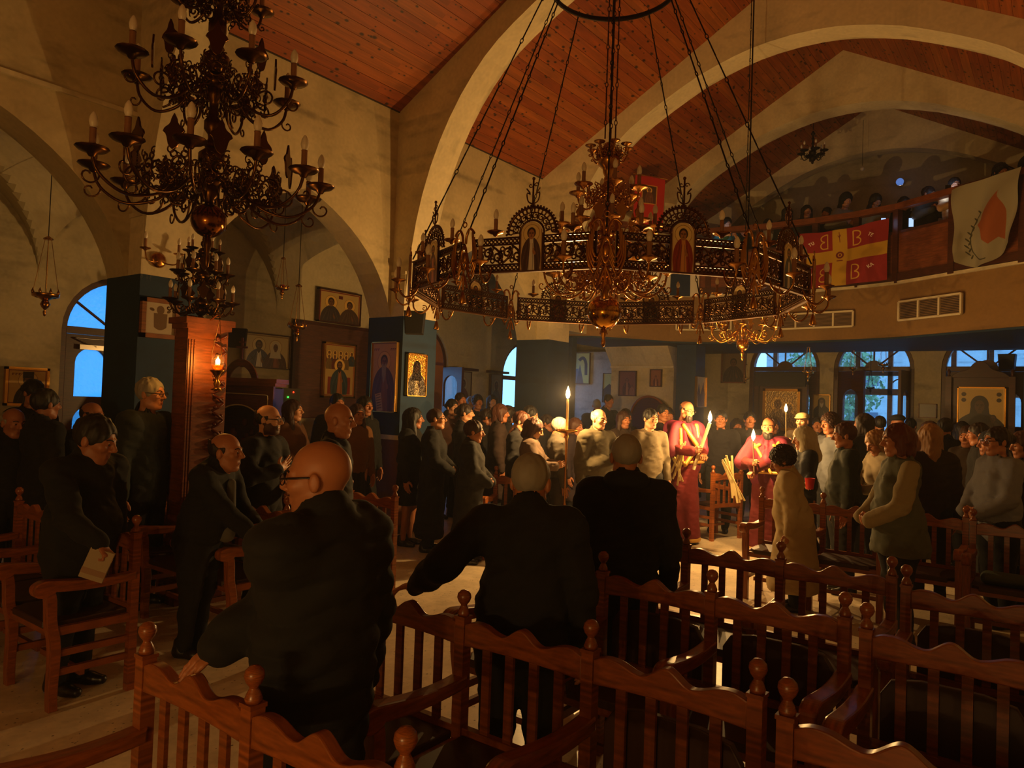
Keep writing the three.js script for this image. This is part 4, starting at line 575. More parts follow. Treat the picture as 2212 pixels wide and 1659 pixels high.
{
  let [c, x] = canvas(640, 420); x.fillStyle = '#8c1418'; x.fillRect(0, 0, 640, 420); x.fillStyle = '#b8901c'; x.fillRect(268, 0, 96, 420); x.fillRect(0, 150, 640, 92);
  const B = (cx, cy, m) => { x.save(); x.translate(cx, cy); x.scale(m, 1); x.strokeStyle = '#c9a03c'; x.lineWidth = 9; x.beginPath(); x.moveTo(-26, -52); x.lineTo(-26, 52); x.lineTo(8, 52); x.quadraticCurveTo(34, 44, 28, 20); x.quadraticCurveTo(18, 2, -4, 2); x.moveTo(-4, 0); x.quadraticCurveTo(30, -6, 26, -30); x.quadraticCurveTo(18, -52, -26, -52); x.stroke(); x.restore(); };
  B(205, 78, -1); B(430, 78, 1); B(205, 330, -1); B(430, 330, 1);
  x.fillStyle = '#e6dccb'; x.font = 'bold 34px sans-serif'; const T = (t, px, py, a) => { x.save(); x.translate(px, py); x.rotate(a); x.fillText(t, -20, 12); x.restore(); }; T('TU', 110, 84, -.5); T('TE', 530, 84, .6); T('NI', 110, 306, .4); T('KA', 530, 306, -.5);
  x.strokeStyle = '#6a1410'; x.lineWidth = 12; x.beginPath(); x.arc(316, 190, 20, 0, 7); x.stroke(); x.fillStyle = '#6a1410'; x.beginPath(); x.arc(316, 190, 8, 0, 7); x.fill(); x.fillRect(296, 228, 40, 8); x.lineWidth = 4; x.beginPath(); x.moveTo(316, 20); x.lineTo(318, 96); x.moveTo(306, 44); x.lineTo(316, 60); x.lineTo(326, 40); x.stroke(); specks(x, 640, 420, 500, ['#000', '#fff'], 1);
  cloth('flag', 'red flag with yellow cross and four letters on balcony', [-3.86, 13.5], [-2.36, 13.23], 4.93, 3.92, (u, v) => [0, -.06 * Math.sin(u * 3.14) * (1 - v) + (u - .5) * .05, .06 + .025 * Math.sin(u * 17 + v * 2) + .02 * Math.sin(v * 7 + u * 4)], c);
  [c, x] = canvas(400, 512); x.fillStyle = '#8e8870'; x.fillRect(0, 0, 400, 512); x.fillStyle = '#8e4a1c'; x.beginPath(); x.moveTo(290, 100); x.bezierCurveTo(270, 150, 330, 170, 334, 250); x.bezierCurveTo(330, 330, 316, 350, 330, 420); x.lineTo(290, 380); x.lineTo(240, 400); x.lineTo(196, 360); x.bezierCurveTo(190, 330, 200, 300, 150, 262); x.lineTo(184, 240); x.bezierCurveTo(180, 190, 220, 150, 290, 100); x.fill();
  x.strokeStyle = '#3c3a22'; x.lineWidth = 7; x.beginPath(); x.moveTo(170, 190); x.quadraticCurveTo(80, 300, 110, 420); x.quadraticCurveTo(150, 480, 230, 480); x.stroke(); x.fillStyle = '#3c3a22'; for (let k = 0; k < 14; k++) { const t = k / 13; x.save(); x.translate(168 - 80 * Math.sin(t * 1.9), 190 + 270 * t); x.rotate(k % 2 ? .6 : -.9); x.beginPath(); x.ellipse(0, -12, 5, 17, 0, 0, 7); x.fill(); x.restore(); } specks(x, 400, 512, 500, ['#7c765e', '#a09a82']);
  cloth('flag', 'white flag with an orange island and olive branch on balcony', [-1.36, 12.68], [-.5, 12.15], 5.14, 3.9, (u, v) => [(.5 - u) * .22 * v, .22 * Math.pow(2 * Math.abs(u - .45), 2) * v * (1 - .2 * v) + (u - .3) * .07, .1 + .05 * Math.sin(u * 11 + v * 2.2) * (.35 + v) + .03 * Math.sin(v * 9 + u * 6)], c);
  [c, x] = canvas(200, 128); x.fillStyle = '#dcd8cc'; x.fillRect(0, 0, 200, 128); x.fillStyle = '#12284a'; x.fillRect(120, 0, 56, 128); x.fillRect(0, 0, 14, 128);
  cloth('flag', 'white and navy flag hung on balcony behind the ring', [-6.6, 12.2], [-5.66, 13.28], 4.5, 3.86, (u, v) => [0, 0, .06 + .03 * Math.sin(u * 14 + v)], c);
  [c, x] = canvas(160, 270); x.fillStyle = '#b01a10'; x.fillRect(0, 0, 160, 270); x.fillStyle = '#c98a3a'; x.fillRect(38, 44, 84, 100); x.fillStyle = '#4a2c1c'; x.fillRect(43, 49, 74, 90); figure(x, 80, 139, 84, { robe: '#6a3a24', halo: 1, face: '#8a5a38' }); specks(x, 160, 270, 200, ['#7a100a', '#d8301c']);
  const b = thing('church_banner', 'red church banner with a small dark picture on a pole', 'banner', [-5.93, 3.9, -11.75], .35);
  mesh('pole', bar([.2, .05, -1.3], [0, 1.98, -.03], .018), M.oak, b); mesh('crossbar', bar([-.3, 1.98, 0], [.3, 1.84, 0], .012), M.goldm, b);
  const pg = new THREE.PlaneGeometry(.52, .9, 14, 14); { const p = pg.attributes.position; for (let i = 0; i < p.count; i++) { const X = p.getX(i), Y = p.getY(i); p.setXYZ(i, X - .02 * (.5 - Y), Y + 1.44 - X * .22, .03 + .02 * Math.sin(X * 14 + Y * 3)); } pg.computeVertexNormals(); }
  mesh('cloth', pg, std('#ffffff', .8, { map: tex(c), side: THREE.DoubleSide }), b);
}
{ // small balcony fittings
  const f = thing('pedestal_fan', 'round pedestal fan standing on the balcony', 'fan', [-.9, 3.9, -14.4], .7);
  mesh('stand', merge([bar([0, 0, 0], [0, 1.55, 0], .02), lathe([[0, 0], [.2, 0], [.19, .03], [0, .05]], 18)]), M.iron, f); mesh('cage', merge([new THREE.TorusGeometry(.24, .01, 6, 30), new THREE.TorusGeometry(.12, .005, 5, 24), ...Array.from({ length: 16 }, (_, k) => bar([0, 0, .05], [.24 * Math.cos(k * .3927), .24 * Math.sin(k * .3927), 0], .003, .003, 4))]).translate(0, 1.75, .06), M.bronze, f);
  mesh('motor', lathe([[0, 0], [.06, .01], [.07, .1], [0, .16]], 14).rotateX(-E1).translate(0, 1.75, 0), M.iron, f); for (let k = 0; k < 3; k++) mesh('blade', ext(shapeOf([[.03, -.02], [.2, -.06], [.22, .04], [.03, .03]]), .006).rotateZ(k * 2.094).translate(0, 1.75, .03), M.bronze, f);
  const p = thing('pendant_bulb', 'bare bulb hanging on a cord over the balcony', 'bulb', [-3.2, 6.45, -15.2]); mesh('cord', bar([0, .06, 0], [0, .95, 0], .004), M.iron, p); mesh('bulb', new THREE.SphereGeometry(.04, 12, 9), M.bulb, p);
  const o = thing('globe_lamp', 'small bluish globe lamp under the balcony roof', 'lamp', [-2.65, 6.28, -15.9]); mesh('base', lathe([[0, 0], [.07, 0], [.07, .03], [0, .03]], 14).rotateX(E1), M.chrome, o); mesh('lamp_globe', new THREE.SphereGeometry(.07, 14, 10).translate(0, 0, .08), std('#a8c4e8', .2, { emissive: '#5a86d8', emissiveIntensity: .35 }), o);
}
// ---------------------------------------------------------------- distance-field modelling of people
const sminF = (a, b, k) => { const h = Math.max(k - Math.abs(a - b), 0) / k; return Math.min(a, b) - h * h * k * .25; };
function cap(a, b, r1, r2, k = .02, sx = 1, sz = 1) {
  const bx = b[0] - a[0], by = b[1] - a[1], bz = b[2] - a[2], l2 = bx * bx + by * by + bz * bz || 1e-9, m = Math.min(sx, sz, 1), R = Math.max(r1, r2) * Math.max(sx, sz, 1);
  return { k, lo: [Math.min(a[0], b[0]) - R, Math.min(a[1], b[1]) - R, Math.min(a[2], b[2]) - R], hi: [Math.max(a[0], b[0]) + R, Math.max(a[1], b[1]) + R, Math.max(a[2], b[2]) + R],
    d(x, y, z) { const px = x - a[0], py = y - a[1], pz = z - a[2]; let t = (px * bx + py * by + pz * bz) / l2; t = t < 0 ? 0 : t > 1 ? 1 : t; const qx = (px - bx * t) / sx, qy = py - by * t, qz = (pz - bz * t) / sz; return (Math.sqrt(qx * qx + qy * qy + qz * qz) - r1 - (r2 - r1) * t) * m; } };
}
function ell(c, r, k = .02, sub = false) {
  const [cx, cy, cz] = c, [a, b, e] = r;
  return { k, sub, lo: [cx - a, cy - b, cz - e], hi: [cx + a, cy + b, cz + e], d(x, y, z) { const X = (x - cx) / a, Y = (y - cy) / b, Z = (z - cz) / e, k0 = Math.sqrt(X * X + Y * Y + Z * Z), k1 = Math.sqrt(X * X / (a * a) + Y * Y / (b * b) + Z * Z / (e * e)); return k1 < 1e-6 ? -Math.min(a, b, e) : k0 * (k0 - 1) / k1; } };
}
function sdfMesh(ops, cell, disp) {
  const lo = [9, 9, 9], hi = [-9, -9, -9]; for (const o of ops) if (!o.sub) for (let i = 0; i < 3; i++) { lo[i] = Math.min(lo[i], o.lo[i]); hi[i] = Math.max(hi[i], o.hi[i]); }
  const pad = cell * 2.5 + .012; for (let i = 0; i < 3; i++) { lo[i] -= pad; hi[i] += pad; }
  const n = [0, 1, 2].map(i => Math.ceil((hi[i] - lo[i]) / cell) + 1), [nx, ny, nz] = n, sy = nx, sz = nx * ny, F = new Float32Array(nx * ny * nz).fill(.25);
  for (const o of ops) {
    const m = o.k + cell * 2.5 + .01, r = [0, 1, 2].map(i => [Math.max(0, Math.floor((o.lo[i] - m - lo[i]) / cell)), Math.min(n[i] - 1, Math.ceil((o.hi[i] + m - lo[i]) / cell))]);
    for (let k = r[2][0]; k <= r[2][1]; k++) for (let j = r[1][0]; j <= r[1][1]; j++) { let q = r[0][0] + j * sy + k * sz; const y = lo[1] + j * cell, z = lo[2] + k * cell; for (let i = r[0][0]; i <= r[0][1]; i++, q++) { const d = o.d(lo[0] + i * cell, y, z); if (o.sub) { if (d < o.k) F[q] = -sminF(-F[q], d, o.k); } else F[q] = sminF(F[q], d, o.k); } }
  }
  if (disp) for (let k = 0, q = 0; k < nz; k++) for (let j = 0; j < ny; j++) for (let i = 0; i < nx; i++, q++) if (Math.abs(F[q]) < cell * 3 + .02) F[q] += disp(lo[0] + i * cell, lo[1] + j * cell, lo[2] + k * cell);
  const id = new Int32Array(nx * ny * nz).fill(-1), P = [], N = [], I = [];
  for (let k = 0; k < nz - 1; k++) for (let j = 0; j < ny - 1; j++) for (let i = 0; i < nx - 1; i++) {
    const q = i + j * sy + k * sz; let mask = 0; const v = []; for (let c = 0; c < 8; c++) { const f = F[q + (c & 1) + ((c >> 1) & 1) * sy + (c >> 2) * sz]; v.push(f); if (f < 0) mask |= 1 << c; }
    if (mask === 0 || mask === 255) continue;
    let x = 0, y = 0, z = 0, s = 0;
    for (let c = 0; c < 8; c++) for (let b = 0; b < 3; b++) { if (c & (1 << b)) continue; const e = c | (1 << b); if ((v[c] < 0) === (v[e] < 0)) continue; const t = v[c] / (v[c] - v[e]); x += (c & 1) + (b === 0 ? t : 0); y += ((c >> 1) & 1) + (b === 1 ? t : 0); z += (c >> 2) + (b === 2 ? t : 0); s++; }
    x /= s; y /= s; z /= s; id[q] = P.length / 3; P.push(lo[0] + (i + x) * cell, lo[1] + (j + y) * cell, lo[2] + (k + z) * cell);
    const L = (a, b, t) => a + (b - a) * t;
    let gx = L(L(v[1] - v[0], v[3] - v[2], y), L(v[5] - v[4], v[7] - v[6], y), z), gy = L(L(v[2] - v[0], v[3] - v[1], x), L(v[6] - v[4], v[7] - v[5], x), z), gz = L(L(v[4] - v[0], v[5] - v[1], x), L(v[6] - v[2], v[7] - v[3], x), y); const g = Math.hypot(gx, gy, gz) || 1; N.push(gx / g, gy / g, gz / g);
  }
  for (let k = 1; k < nz - 1; k++) for (let j = 1; j < ny - 1; j++) for (let i = 1; i < nx - 1; i++) {
    const q = i + j * sy + k * sz, a = F[q] < 0;
    const quad = (A, B, C, D, fl) => { if (A < 0 || B < 0 || C < 0 || D < 0) return; fl ? I.push(A, B, C, A, C, D) : I.push(A, C, B, A, D, C); };
    if (a !== F[q + 1] < 0) quad(id[q - sy - sz], id[q - sz], id[q], id[q - sy], a);
    if (a !== F[q + sy] < 0) quad(id[q - 1 - sz], id[q - 1], id[q], id[q - sz], a);
    if (a !== F[q + sz] < 0) quad(id[q - 1 - sy], id[q - sy], id[q], id[q - 1], a);
  }
  const g = new THREE.BufferGeometry(); g.setAttribute('position', new THREE.Float32BufferAttribute(P, 3)); g.setAttribute('normal', new THREE.Float32BufferAttribute(N, 3)); g.setIndex(I); return g;
}
const cache = {}; const memo = (k, f) => cache[k] ??= f();
const headOps = sex => {
  const f = sex === 'f' ? .93 : 1, o = [ell([0, .034, -.012], [.073, .086, .094], .02), ell([0, -.034, .022], [.058 * f, .076, .066], .04), ell([0, -.099, .058], [.024 * f, .018, .022], .03)];
  for (const s of [-1, 1]) o.push(ell([s * .041, -.018, .060], [.022, .02, .022], .025), cap([s * .014, .024, .084], [s * .044, .022, .066], .011, .010, .014), cap([s * .05 * f, -.07, .0], [s * .03 * f, -.095, .045], .018, .018, .03));
  for (const s of [-1, 1]) o.push(ell([s * .031, .003, .101], [.018, .013, .02], .012, true));
  for (const s of [-1, 1]) o.push(ell([s * .030, .003, .076], [.014, .012, .013], .004), ell([s * .076, -.006, -.010], [.009, .031, .018], .008), ell([s * .083, -.004, -.012], [.006, .027, .016], .006));
  o.push(cap([0, .018, .086], [0, -.022, .110], .008, .0125, .014), ell([.010, -.030, .097], [.009, .008, .011], .008), ell([-.010, -.030, .097], [.009, .008, .011], .008));
  o.push(cap([-.019, -.060, .078], [.019, -.060, .078], .0065, .0065, .008), cap([-.015, -.071, .078], [.015, -.071, .078], .007, .007, .008), ell([0, -.0655, .094], [.022, .002, .012], .003, true));
  o.push(cap([0, -.05, -.022], [0, -.17, -.035], .05 * f, .054 * f, .03));
  return o;
};
const headG = (sex, cell) => memo(`h${sex}${cell}`, () => sdfMesh(headOps(sex), cell));
const hairG = (style, cell) => memo(`r${style}${cell}`, () => {
  if (style === 'stubble') return sdfMesh([...headOps('m'), ell([0, .075, 0], [.2, .105, .2], .004, true), ell([0, -.01, -.10], [.2, .2, .095], .004, true), ell([0, -.18, 0], [.2, .068, .2], .006, true), ell([0, -.064, .10], [.024, .012, .03], .006, true), ell([0, -.01, .10], [.03, .04, .04], .006, true), ell([.045, -.015, .07], [.028, .03, .03], .008, true), ell([-.045, -.015, .07], [.028, .03, .03], .008, true)], cell, () => -.0022);
  const face = ell([0, -.055, .125], [.085, .115, .10], .015, true), o = [], low = ell([0, -.19, .02], [.2, .115, .2], .02, true);
  const skull = (e, y = 0) => o.push(ell([0, .036 + y, -.018], [.076 + e, .088 + e, .096 + e], .02));
  if (style === 'short') { skull(.010); o.push(face, low, ell([0, -.02, .10], [.064, .075, .06], .012, true)); }
  else if (style === 'crop') { skull(.004); o.push(face, low); }
  else if (style === 'fringe') { skull(.004); o.push(face, low, ell([0, .13, .045], [.15, .115, .155], .012, true), ell([0, .0, .1], [.1, .1, .108], .012, true)); }
  else if (style === 'curly') { skull(.022); o.push(face, low); }
  else if (style === 'bob') { skull(.014); for (const s of [-1, 1]) o.push(cap([s * .07, .04, -.02], [s * .073, -.085, -.005], .03, .03, .04)); o.push(cap([0, .02, -.075], [0, -.09, -.075], .06, .055, .05), face, ell([0, -.08, .08], [.058, .09, .07], .02, true)); }
  else if (style === 'long') { skull(.013); for (const s of [-1, 1]) o.push(cap([s * .068, .04, -.02], [s * .085, -.2, .01], .034, .036, .04)); o.push(cap([0, .02, -.07], [0, -.26, -.085], .066, .075, .06), face, ell([0, -.12, .10], [.058, .14, .085], .02, true)); }
  else if (style === 'bun') { skull(.010); o.push(ell([0, .03, -.128], [.042, .042, .036], .02), face, low); }
  else if (style === 'scarf') { skull(.020); for (const s of [-1, 1]) o.push(cap([s * .06, .0, 0], [s * .06, -.12, .02], .04, .045, .05)); o.push(cap([0, -.12, -.03], [0, -.2, -.03], .085, .10, .06), cap([0, 0, -.08], [0, -.2, -.1], .06, .07, .06), ell([0, -.03, .13], [.062, .098, .085], .015, true)); }
  else if (style === 'hood') { skull(.028); o.push(cap([0, 0, -.06], [0, -.14, -.07], .085, .09, .06), face); }
  else if (style === 'cap') { o.push(ell([0, .075, -.012], [.092, .055, .108], .02), ell([0, .05, .05], [.09, .02, .08], .02), ell([0, -.05, 0], [.2, .085, .2], .01, true)); }
  else if (style === 'beard') { o.push(ell([0, -.085, .045], [.058, .065, .05], .02), ell([0, -.125, .05], [.035, .05, .028], .03), ell([0, -.062, .10], [.02, .012, .02], .006, true), ell([0, .0, .06], [.1, .05, .06], .01, true)); }
  else if (style === 'stubble') { o.push(ell([0, -.072, .030], [.0605, .058, .066], .02), ell([0, -.062, .10], [.021, .012, .02], .006, true), ell([0, .012, .06], [.1, .055, .08], .01, true)); }
  const nf = style === 'curly' ? 90 : 55, na = { curly: .016, scarf: .006, hood: .004, cap: 0, stubble: .001, crop: .005 }[style] ?? .012;
  return sdfMesh(o, cell, na ? (x, y, z) => (vnoise(x * nf + 9, y * nf * (style === 'curly' ? 1 : .45) + 9, z * nf + 9) - .5) * na : null);
});
const handG = (kind, side, cell) => memo(`a${kind}${side}${cell}`, () => {   // wrist at 0, fingers along +y, palm to +z, thumb towards side*x
  const s = side, o = [cap([0, -.03, 0], [0, .012, 0], .024, .026, .02, 1, .8), cap([s * .012, .02, 0], [s * .022, .078, .002], .022, .018, .02, 1, .62), cap([-s * .012, .02, 0], [-s * .026, .074, .002], .022, .017, .02, 1, .62)];
  const curl = { relaxed: .32, grip: 1.25, flat: .08 }[kind];
  [[.031, .084, .086, .0088], [.010, .090, .096, .0092], [-.011, .087, .090, .0088], [-.031, .078, .070, .0078]].forEach(([x, y, L, r], i) => {
    let p = [s * x, y - .006, .002], a = curl * .75 + i * .03; const seg = [.45, .31, .24]; seg.forEach((f, j) => { const q = [p[0] + s * x * .12 * (kind === 'flat' ? 1 : .2), p[1] + Math.cos(a) * L * f, p[2] + Math.sin(a) * L * f]; o.push(cap(p, q, r * (1 - j * .09), r * (.93 - j * .09), .006)); p = q; a += curl * (kind === 'grip' ? 1.05 : .8); });
  });
  const t = kind === 'grip' ? [[s * .026, .02, .012], [s * .045, .045, .03], [s * .034, .068, .048], [s * .016, .078, .055]] : [[s * .026, .018, .006], [s * .052, .042, .016], [s * .062, .068, .024], [s * .064, .09, .028]];
  o.push(cap(t[0], t[1], .0155, .012, .015), cap(t[1], t[2], .0115, .0105, .008), cap(t[2], t[3], .0105, .009, .006));
  return sdfMesh(o, cell);
});
const glassesG = (() => { const l = []; for (const s of [-1, 1]) { l.push(new THREE.TorusGeometry(.021, .0022, 5, 16).scale(1.12, .85, 1).translate(s * .031, .002, .103)); l.push(tube([[s * .054, .006, .099], [s * .074, .009, .05], [s * .081, .009, -.002], [s * .082, -.012, -.024]], .0034, 12, 5)); } l.push(tube([[-.01, .006, .104], [0, .009, .106], [.01, .006, .104]], .002, 6, 5)); return merge(l); })();
const lensG = merge([-1, 1].map(s => new THREE.SphereGeometry(.02, 12, 6).scale(1.12, .85, .06).translate(s * .031, .002, .103)));
const eyesG = merge([-1, 1].map(s => new THREE.SphereGeometry(.0075, 8, 6).scale(1, .8, .5).translate(s * .030, .003, .0875)));
const browG = merge([-1, 1].map(s => tube([[s * .014, .024, .0955], [s * .03, .03, .0885], [s * .047, .024, .0745]], .0035, 8, 5)));
const lipG = merge([tube([[-.02, -.062, .079], [-.008, -.0605, .0865], [0, -.0615, .087], [.008, -.0605, .0865], [.02, -.062, .079]], .0028, 10, 5), tube([[-.018, -.066, .08], [0, -.0705, .0875], [.018, -.066, .08]], .0034, 10, 5)]);
const shoeG = memo('shoe', () => sdfMesh([cap([0, .035, -.05], [0, .03, .06], .04, .036, .03, .95, 1), cap([0, .028, .06], [0, .026, .13], .034, .028, .03, 1.1, 1), cap([0, .05, -.04], [0, .1, -.045], .038, .036, .03), ell([0, -.06, 0], [.3, .06, .4], .004, true)], .012));
const SK = { a: std('#b97d58', .5), b: std('#a96c48', .5), c: std('#c8916b', .5), d: std('#9a6040', .5) };
const HC = { black: std('#15100d', .6), brown: std('#33190d', .6), dark: std('#221511', .6), grey: std('#8d867c', .65), white: std('#cfc8bc', .7), blond: std('#8a6236', .6), stub: std('#4e2f20', .6), red: std('#54210f', .6), auburn: std('#43200f', .6) };
const fabric = {}; const F = (hex, r = .9) => fabric[hex + r] ??= std(hex, r);
const EYE = std('#140c08', .2), BROW = std('#23150d', .8), LIP = std('#8a4438', .5), FRAME = std('#17110e', .35);

// pose: o = {x, z, top, phi (0 looks to the camera, 90 to image right), lean, side, head:[yaw, pitch, roll], R/L: wrist target, cloth ...}
function person(label, o) {
  const lean = (o.lean || 0) * Math.PI / 180, tw = (o.twist || 0) * Math.PI / 180, hs = o.hs || 1, fat = o.fat || 1;
  const a = (36.9 + o.phi) * Math.PI / 180, base = o.base || 0, dist = Math.hypot(o.x, o.z);
  const h = (o.top - base) / (.53 + .47 * Math.cos(lean)), cell = dist < 5.2 ? .013 : dist < 8 ? .017 : .022, hc = dist < 5.2 ? .0048 : dist < 8 ? .0062 : .008;
  const off = .45 * h * Math.sin(lean), g = thing('person', label, 'person', [o.x - Math.sin(a) * off, base, o.z - Math.cos(a) * off], a, o.group);
  const T = ([x, y, z]) => { y -= .53 * h; let X = x * Math.cos(tw) + z * Math.sin(tw), Z = -x * Math.sin(tw) + z * Math.cos(tw), w = Math.max(0, Math.min(1, (y / h + .08) / .16)); const L = lean * w; return [X, .53 * h + y * Math.cos(L) - Z * Math.sin(L), y * Math.sin(L) + Z * Math.cos(L)]; };
  const fem = o.sex === 'f', sw = (fem ? .096 : .108) * h * (o.sw || 1), sk = SK[o.skin || 'a'];
  const P = (x, y, z) => T([x * h, y * h, z * h]);
  const hcY = h - .12 * hs, headC = T([0, hcY, .02 * h]);
  const hq = new THREE.Quaternion().setFromEuler(new THREE.Euler(lean * .55 + (o.head?.[1] || 0) * Math.PI / 180, tw * .6 + (o.head?.[0] || 0) * Math.PI / 180, (o.head?.[2] || 0) * Math.PI / 180, 'YXZ'));
  const hm = new THREE.Matrix4().compose(v3(...headC), hq, v3(hs, hs, hs));
  // arms
  g.updateMatrixWorld(); const inv = g.matrixWorld.clone().invert();
  const arms = [1, -1].map(s => {
    const sh = T([s * sw, .805 * h, 0]), spec = o[s > 0 ? 'L' : 'R'] || 'down';
    let w, pole = [s * .5, -.6, -.7], kind = 'relaxed', dir = null, palm = [-s, 0, .2];
    if (spec.dir) { w = v3(...spec.at).applyMatrix4(inv).toArray(); kind = spec.kind || 'grip'; const q0 = g.quaternion.clone().invert(); dir = v3(...spec.dir).applyQuaternion(q0).toArray(); palm = v3(...(spec.palm || [0, -1, 0])).applyQuaternion(q0).toArray(); if (spec.pole) pole = v3(...spec.pole).applyQuaternion(q0).toArray(); }
    else if (Array.isArray(spec)) { w = v3(...spec).applyMatrix4(inv).toArray(); kind = 'grip'; palm = [0, -1, 0]; }
    else if (spec === 'down') w = T([s * (sw + .045 * h), .475 * h, .03 * h]);
    else if (spec === 'clasp') { w = T([s * .055 * h, .565 * h, .15 * h]); kind = 'grip'; palm = [0, .3, -1]; dir = [-s, -.1, .25]; pole = [s, -.5, -.6]; }
    else if (spec === 'chest') { w = T([s * .045 * h, .695 * h, .125 * h]); kind = 'flat'; palm = [0, 0, -1]; dir = [-s * .9, .5, .1]; pole = [s, -.6, -.2]; }
    else if (spec === 'hold') { w = T([s * .07 * h, .66 * h, .2 * h]); kind = 'grip'; palm = [-s, 0, 0]; dir = [-s * .2, .35, .9]; pole = [s, -.8, -.3]; }
    else if (spec === 'phone') { w = T([s * .06 * h, .73 * h, .17 * h]); kind = 'grip'; palm = [-s * .5, 0, -.8]; dir = [-s * .5, .7, .4]; pole = [s, -.8, -.2]; }
    else if (spec === 'back') w = T([s * .06 * h, .52 * h, -.12 * h]);
    else if (spec === 'rail') { w = T([s * .1 * h, .62 * h, .2 * h]); kind = 'relaxed'; palm = [0, -1, 0]; dir = [-s * .5, -.1, .8]; pole = [s, -.3, -.6]; }
    const S = v3(...sh), W = v3(...w), l1 = .172 * h, l2 = .152 * h, dv = W.clone().sub(S); let d = dv.length(); const mx = (l1 + l2) * .995; if (d > mx) { W.copy(S).addScaledVector(dv, mx / d); d = mx; }
    const n = W.clone().sub(S).normalize(), aa = (l1 * l1 - l2 * l2 + d * d) / (2 * d), hh = Math.sqrt(Math.max(0, l1 * l1 - aa * aa)), pv = v3(...pole); pv.addScaledVector(n, -pv.dot(n)).normalize();
    const E = S.clone().addScaledVector(n, aa).addScaledVector(pv, hh), Y = dir ? v3(...dir).normalize() : Array.isArray(spec) ? W.clone().sub(E).normalize().add(v3(0, -.15, 0)).normalize() : W.clone().sub(E).normalize();
    const Zv = v3(...palm); Zv.addScaledVector(Y, -Zv.dot(Y)).normalize(); const Xv = Y.clone().cross(Zv), k = h / 1.72;
    return { s, S: sh, E: E.toArray(), W: W.toArray(), kind, m: new THREE.Matrix4().makeBasis(Xv, Y, Zv).scale(v3(k, k, k)).setPosition(W), thumb: Xv };
  });
  const torso = (e, y0 = .5) => { const b = fat; return [cap(P(0, y0, 0), P(0, .6, .005 * b), (.088 * b) * h + e, .084 * b * h + e, .05, 1.06, .74), cap(P(0, .6, .005), P(0, .745, .0), .084 * b * h + e, .09 * h + e, .06, 1.1, .72), cap(T([sw * .78, .802 * h, -.005 * h]), T([-sw * .78, .802 * h, -.005 * h]), .043 * h + e, .043 * h + e, .06), cap(P(0, .76, -.005), P(0, .845, -.005), .062 * h + e, .036 * h + e * .6, .05), ...(fem && e > 0 ? [1, -1].map(s => ell(P(s * .045, .712, .046), [.046 * h + e, .045 * h + e, .034 * h + e], .07)) : []), ...(b > 1.08 ? [ell(P(0, .6, .045), [.085 * h * b, .075 * h, .06 * h * b], .06)] : [])]; };
  const armOps = (e, cut = 1) => arms.flatMap(A => [cap(A.S, A.E, .040 * h * (fem ? .88 : 1) + e, .031 * h + e, .035), cap(A.E, A.E.map((q, i) => q + (A.W[i] - q) * cut), .031 * h + e, .024 * h + e, .02)]);
  const legs = e => [1, -1].flatMap(s => [cap([s * .05 * h, .50 * h, 0], [s * .056 * h, .27 * h, .008 * h], .062 * h * fat + e, .040 * h + e, .03), cap([s * .056 * h, .27 * h, .008 * h], [s * .056 * h, .045 * h, -.012 * h], .038 * h + e, .026 * h + e, .02)]);
  // body: torso, limbs, neck, head and hands, one surface set
  const bodyOps = [...torso(-.022), ...armOps(-.008), ...legs(-.008), cap(P(0, .83, -.006), T([0, hcY - .07, .012 * h]), .036 * h * (fem ? .88 : 1), .031 * h * (fem ? .88 : 1), .02)];
  const bits = [sdfMesh(bodyOps, cell * 1.3), headG(o.sex || 'm', hc).clone().applyMatrix4(hm)];
  for (const A of arms) bits.push(handG(A.kind, A.thumb.dot(v3(0, 0, 1)) * 1 + A.thumb.dot(v3(0, 1, 0)) * .8 >= 0 ? 1 : -1, dist < 6 ? .004 : .007).clone().applyMatrix4(A.m));
  mesh('body', mergeGeometries(bits.map(b => { b.deleteAttribute('uv'); return b; })), sk, g);
  // garments
  const top = o.coat || o.jacket || o.sweater || o.robe || '#101010', kind = o.coat ? 'coat' : o.robe ? 'robe' : o.sweater ? 'sweater' : 'jacket', e = { coat: .016, jacket: .017, sweater: .009, robe: .014 }[kind] + (o.puffer ? .012 : 0);
  const wr = (x, y, z) => { const q = (vnoise(x * 12 + 40, y * 7 + 40, z * 12 + 40) - .5) * .026 + (vnoise(x * 17 + 7, y * 34 + 7 + x * 9, z * 17 + 7) - .5) * .014; return o.puffer ? q * .6 - .012 * Math.abs(Math.sin(y * 34 + 2 * vnoise(x * 6 + 5, y * 3, z * 6))) : q; };
  const hem = { coat: o.hem ?? .26, robe: .035, jacket: .47, sweater: .49 }[kind], ops = [...torso(e, kind === 'coat' || kind === 'robe' ? .54 : hem + .03)];
  if (kind === 'coat' || kind === 'robe') { const fl = o.flare || 1; ops.push(cap([0, .56 * h, 0], [0, hem * h + .05, -.004 * h], .088 * h * fat + e, (kind === 'robe' ? .125 : .116 * fat) * h * fl + e, .06, 1.05, .82)); }
  const neckHole = { ...cap(P(0, .856, .003), P(0, .96, .03), .0375 * h, .05 * h, .008), sub: true };
  if (kind === 'coat' || kind === 'robe') ops.push({ k: .004, sub: true, lo: [-.6, -.2, -.6], hi: [.6, hem * h, .6], d: (x, y) => y - hem * h });
  if (o.collar !== false && kind !== 'sweater') ops.push(cap(P(0, .835, -.004), P(0, .862, -.002), .05 * h, .047 * h, .02));
  if (!o.sleeves) ops.push(...armOps(e, .96)); ops.push(neckHole);
  const nm = kind === 'sweater' ? 'sweater' : kind; mesh(o.vest ? 'vest' : nm, sdfMesh(ops, cell, wr), F(top, o.shiny || .9), g);
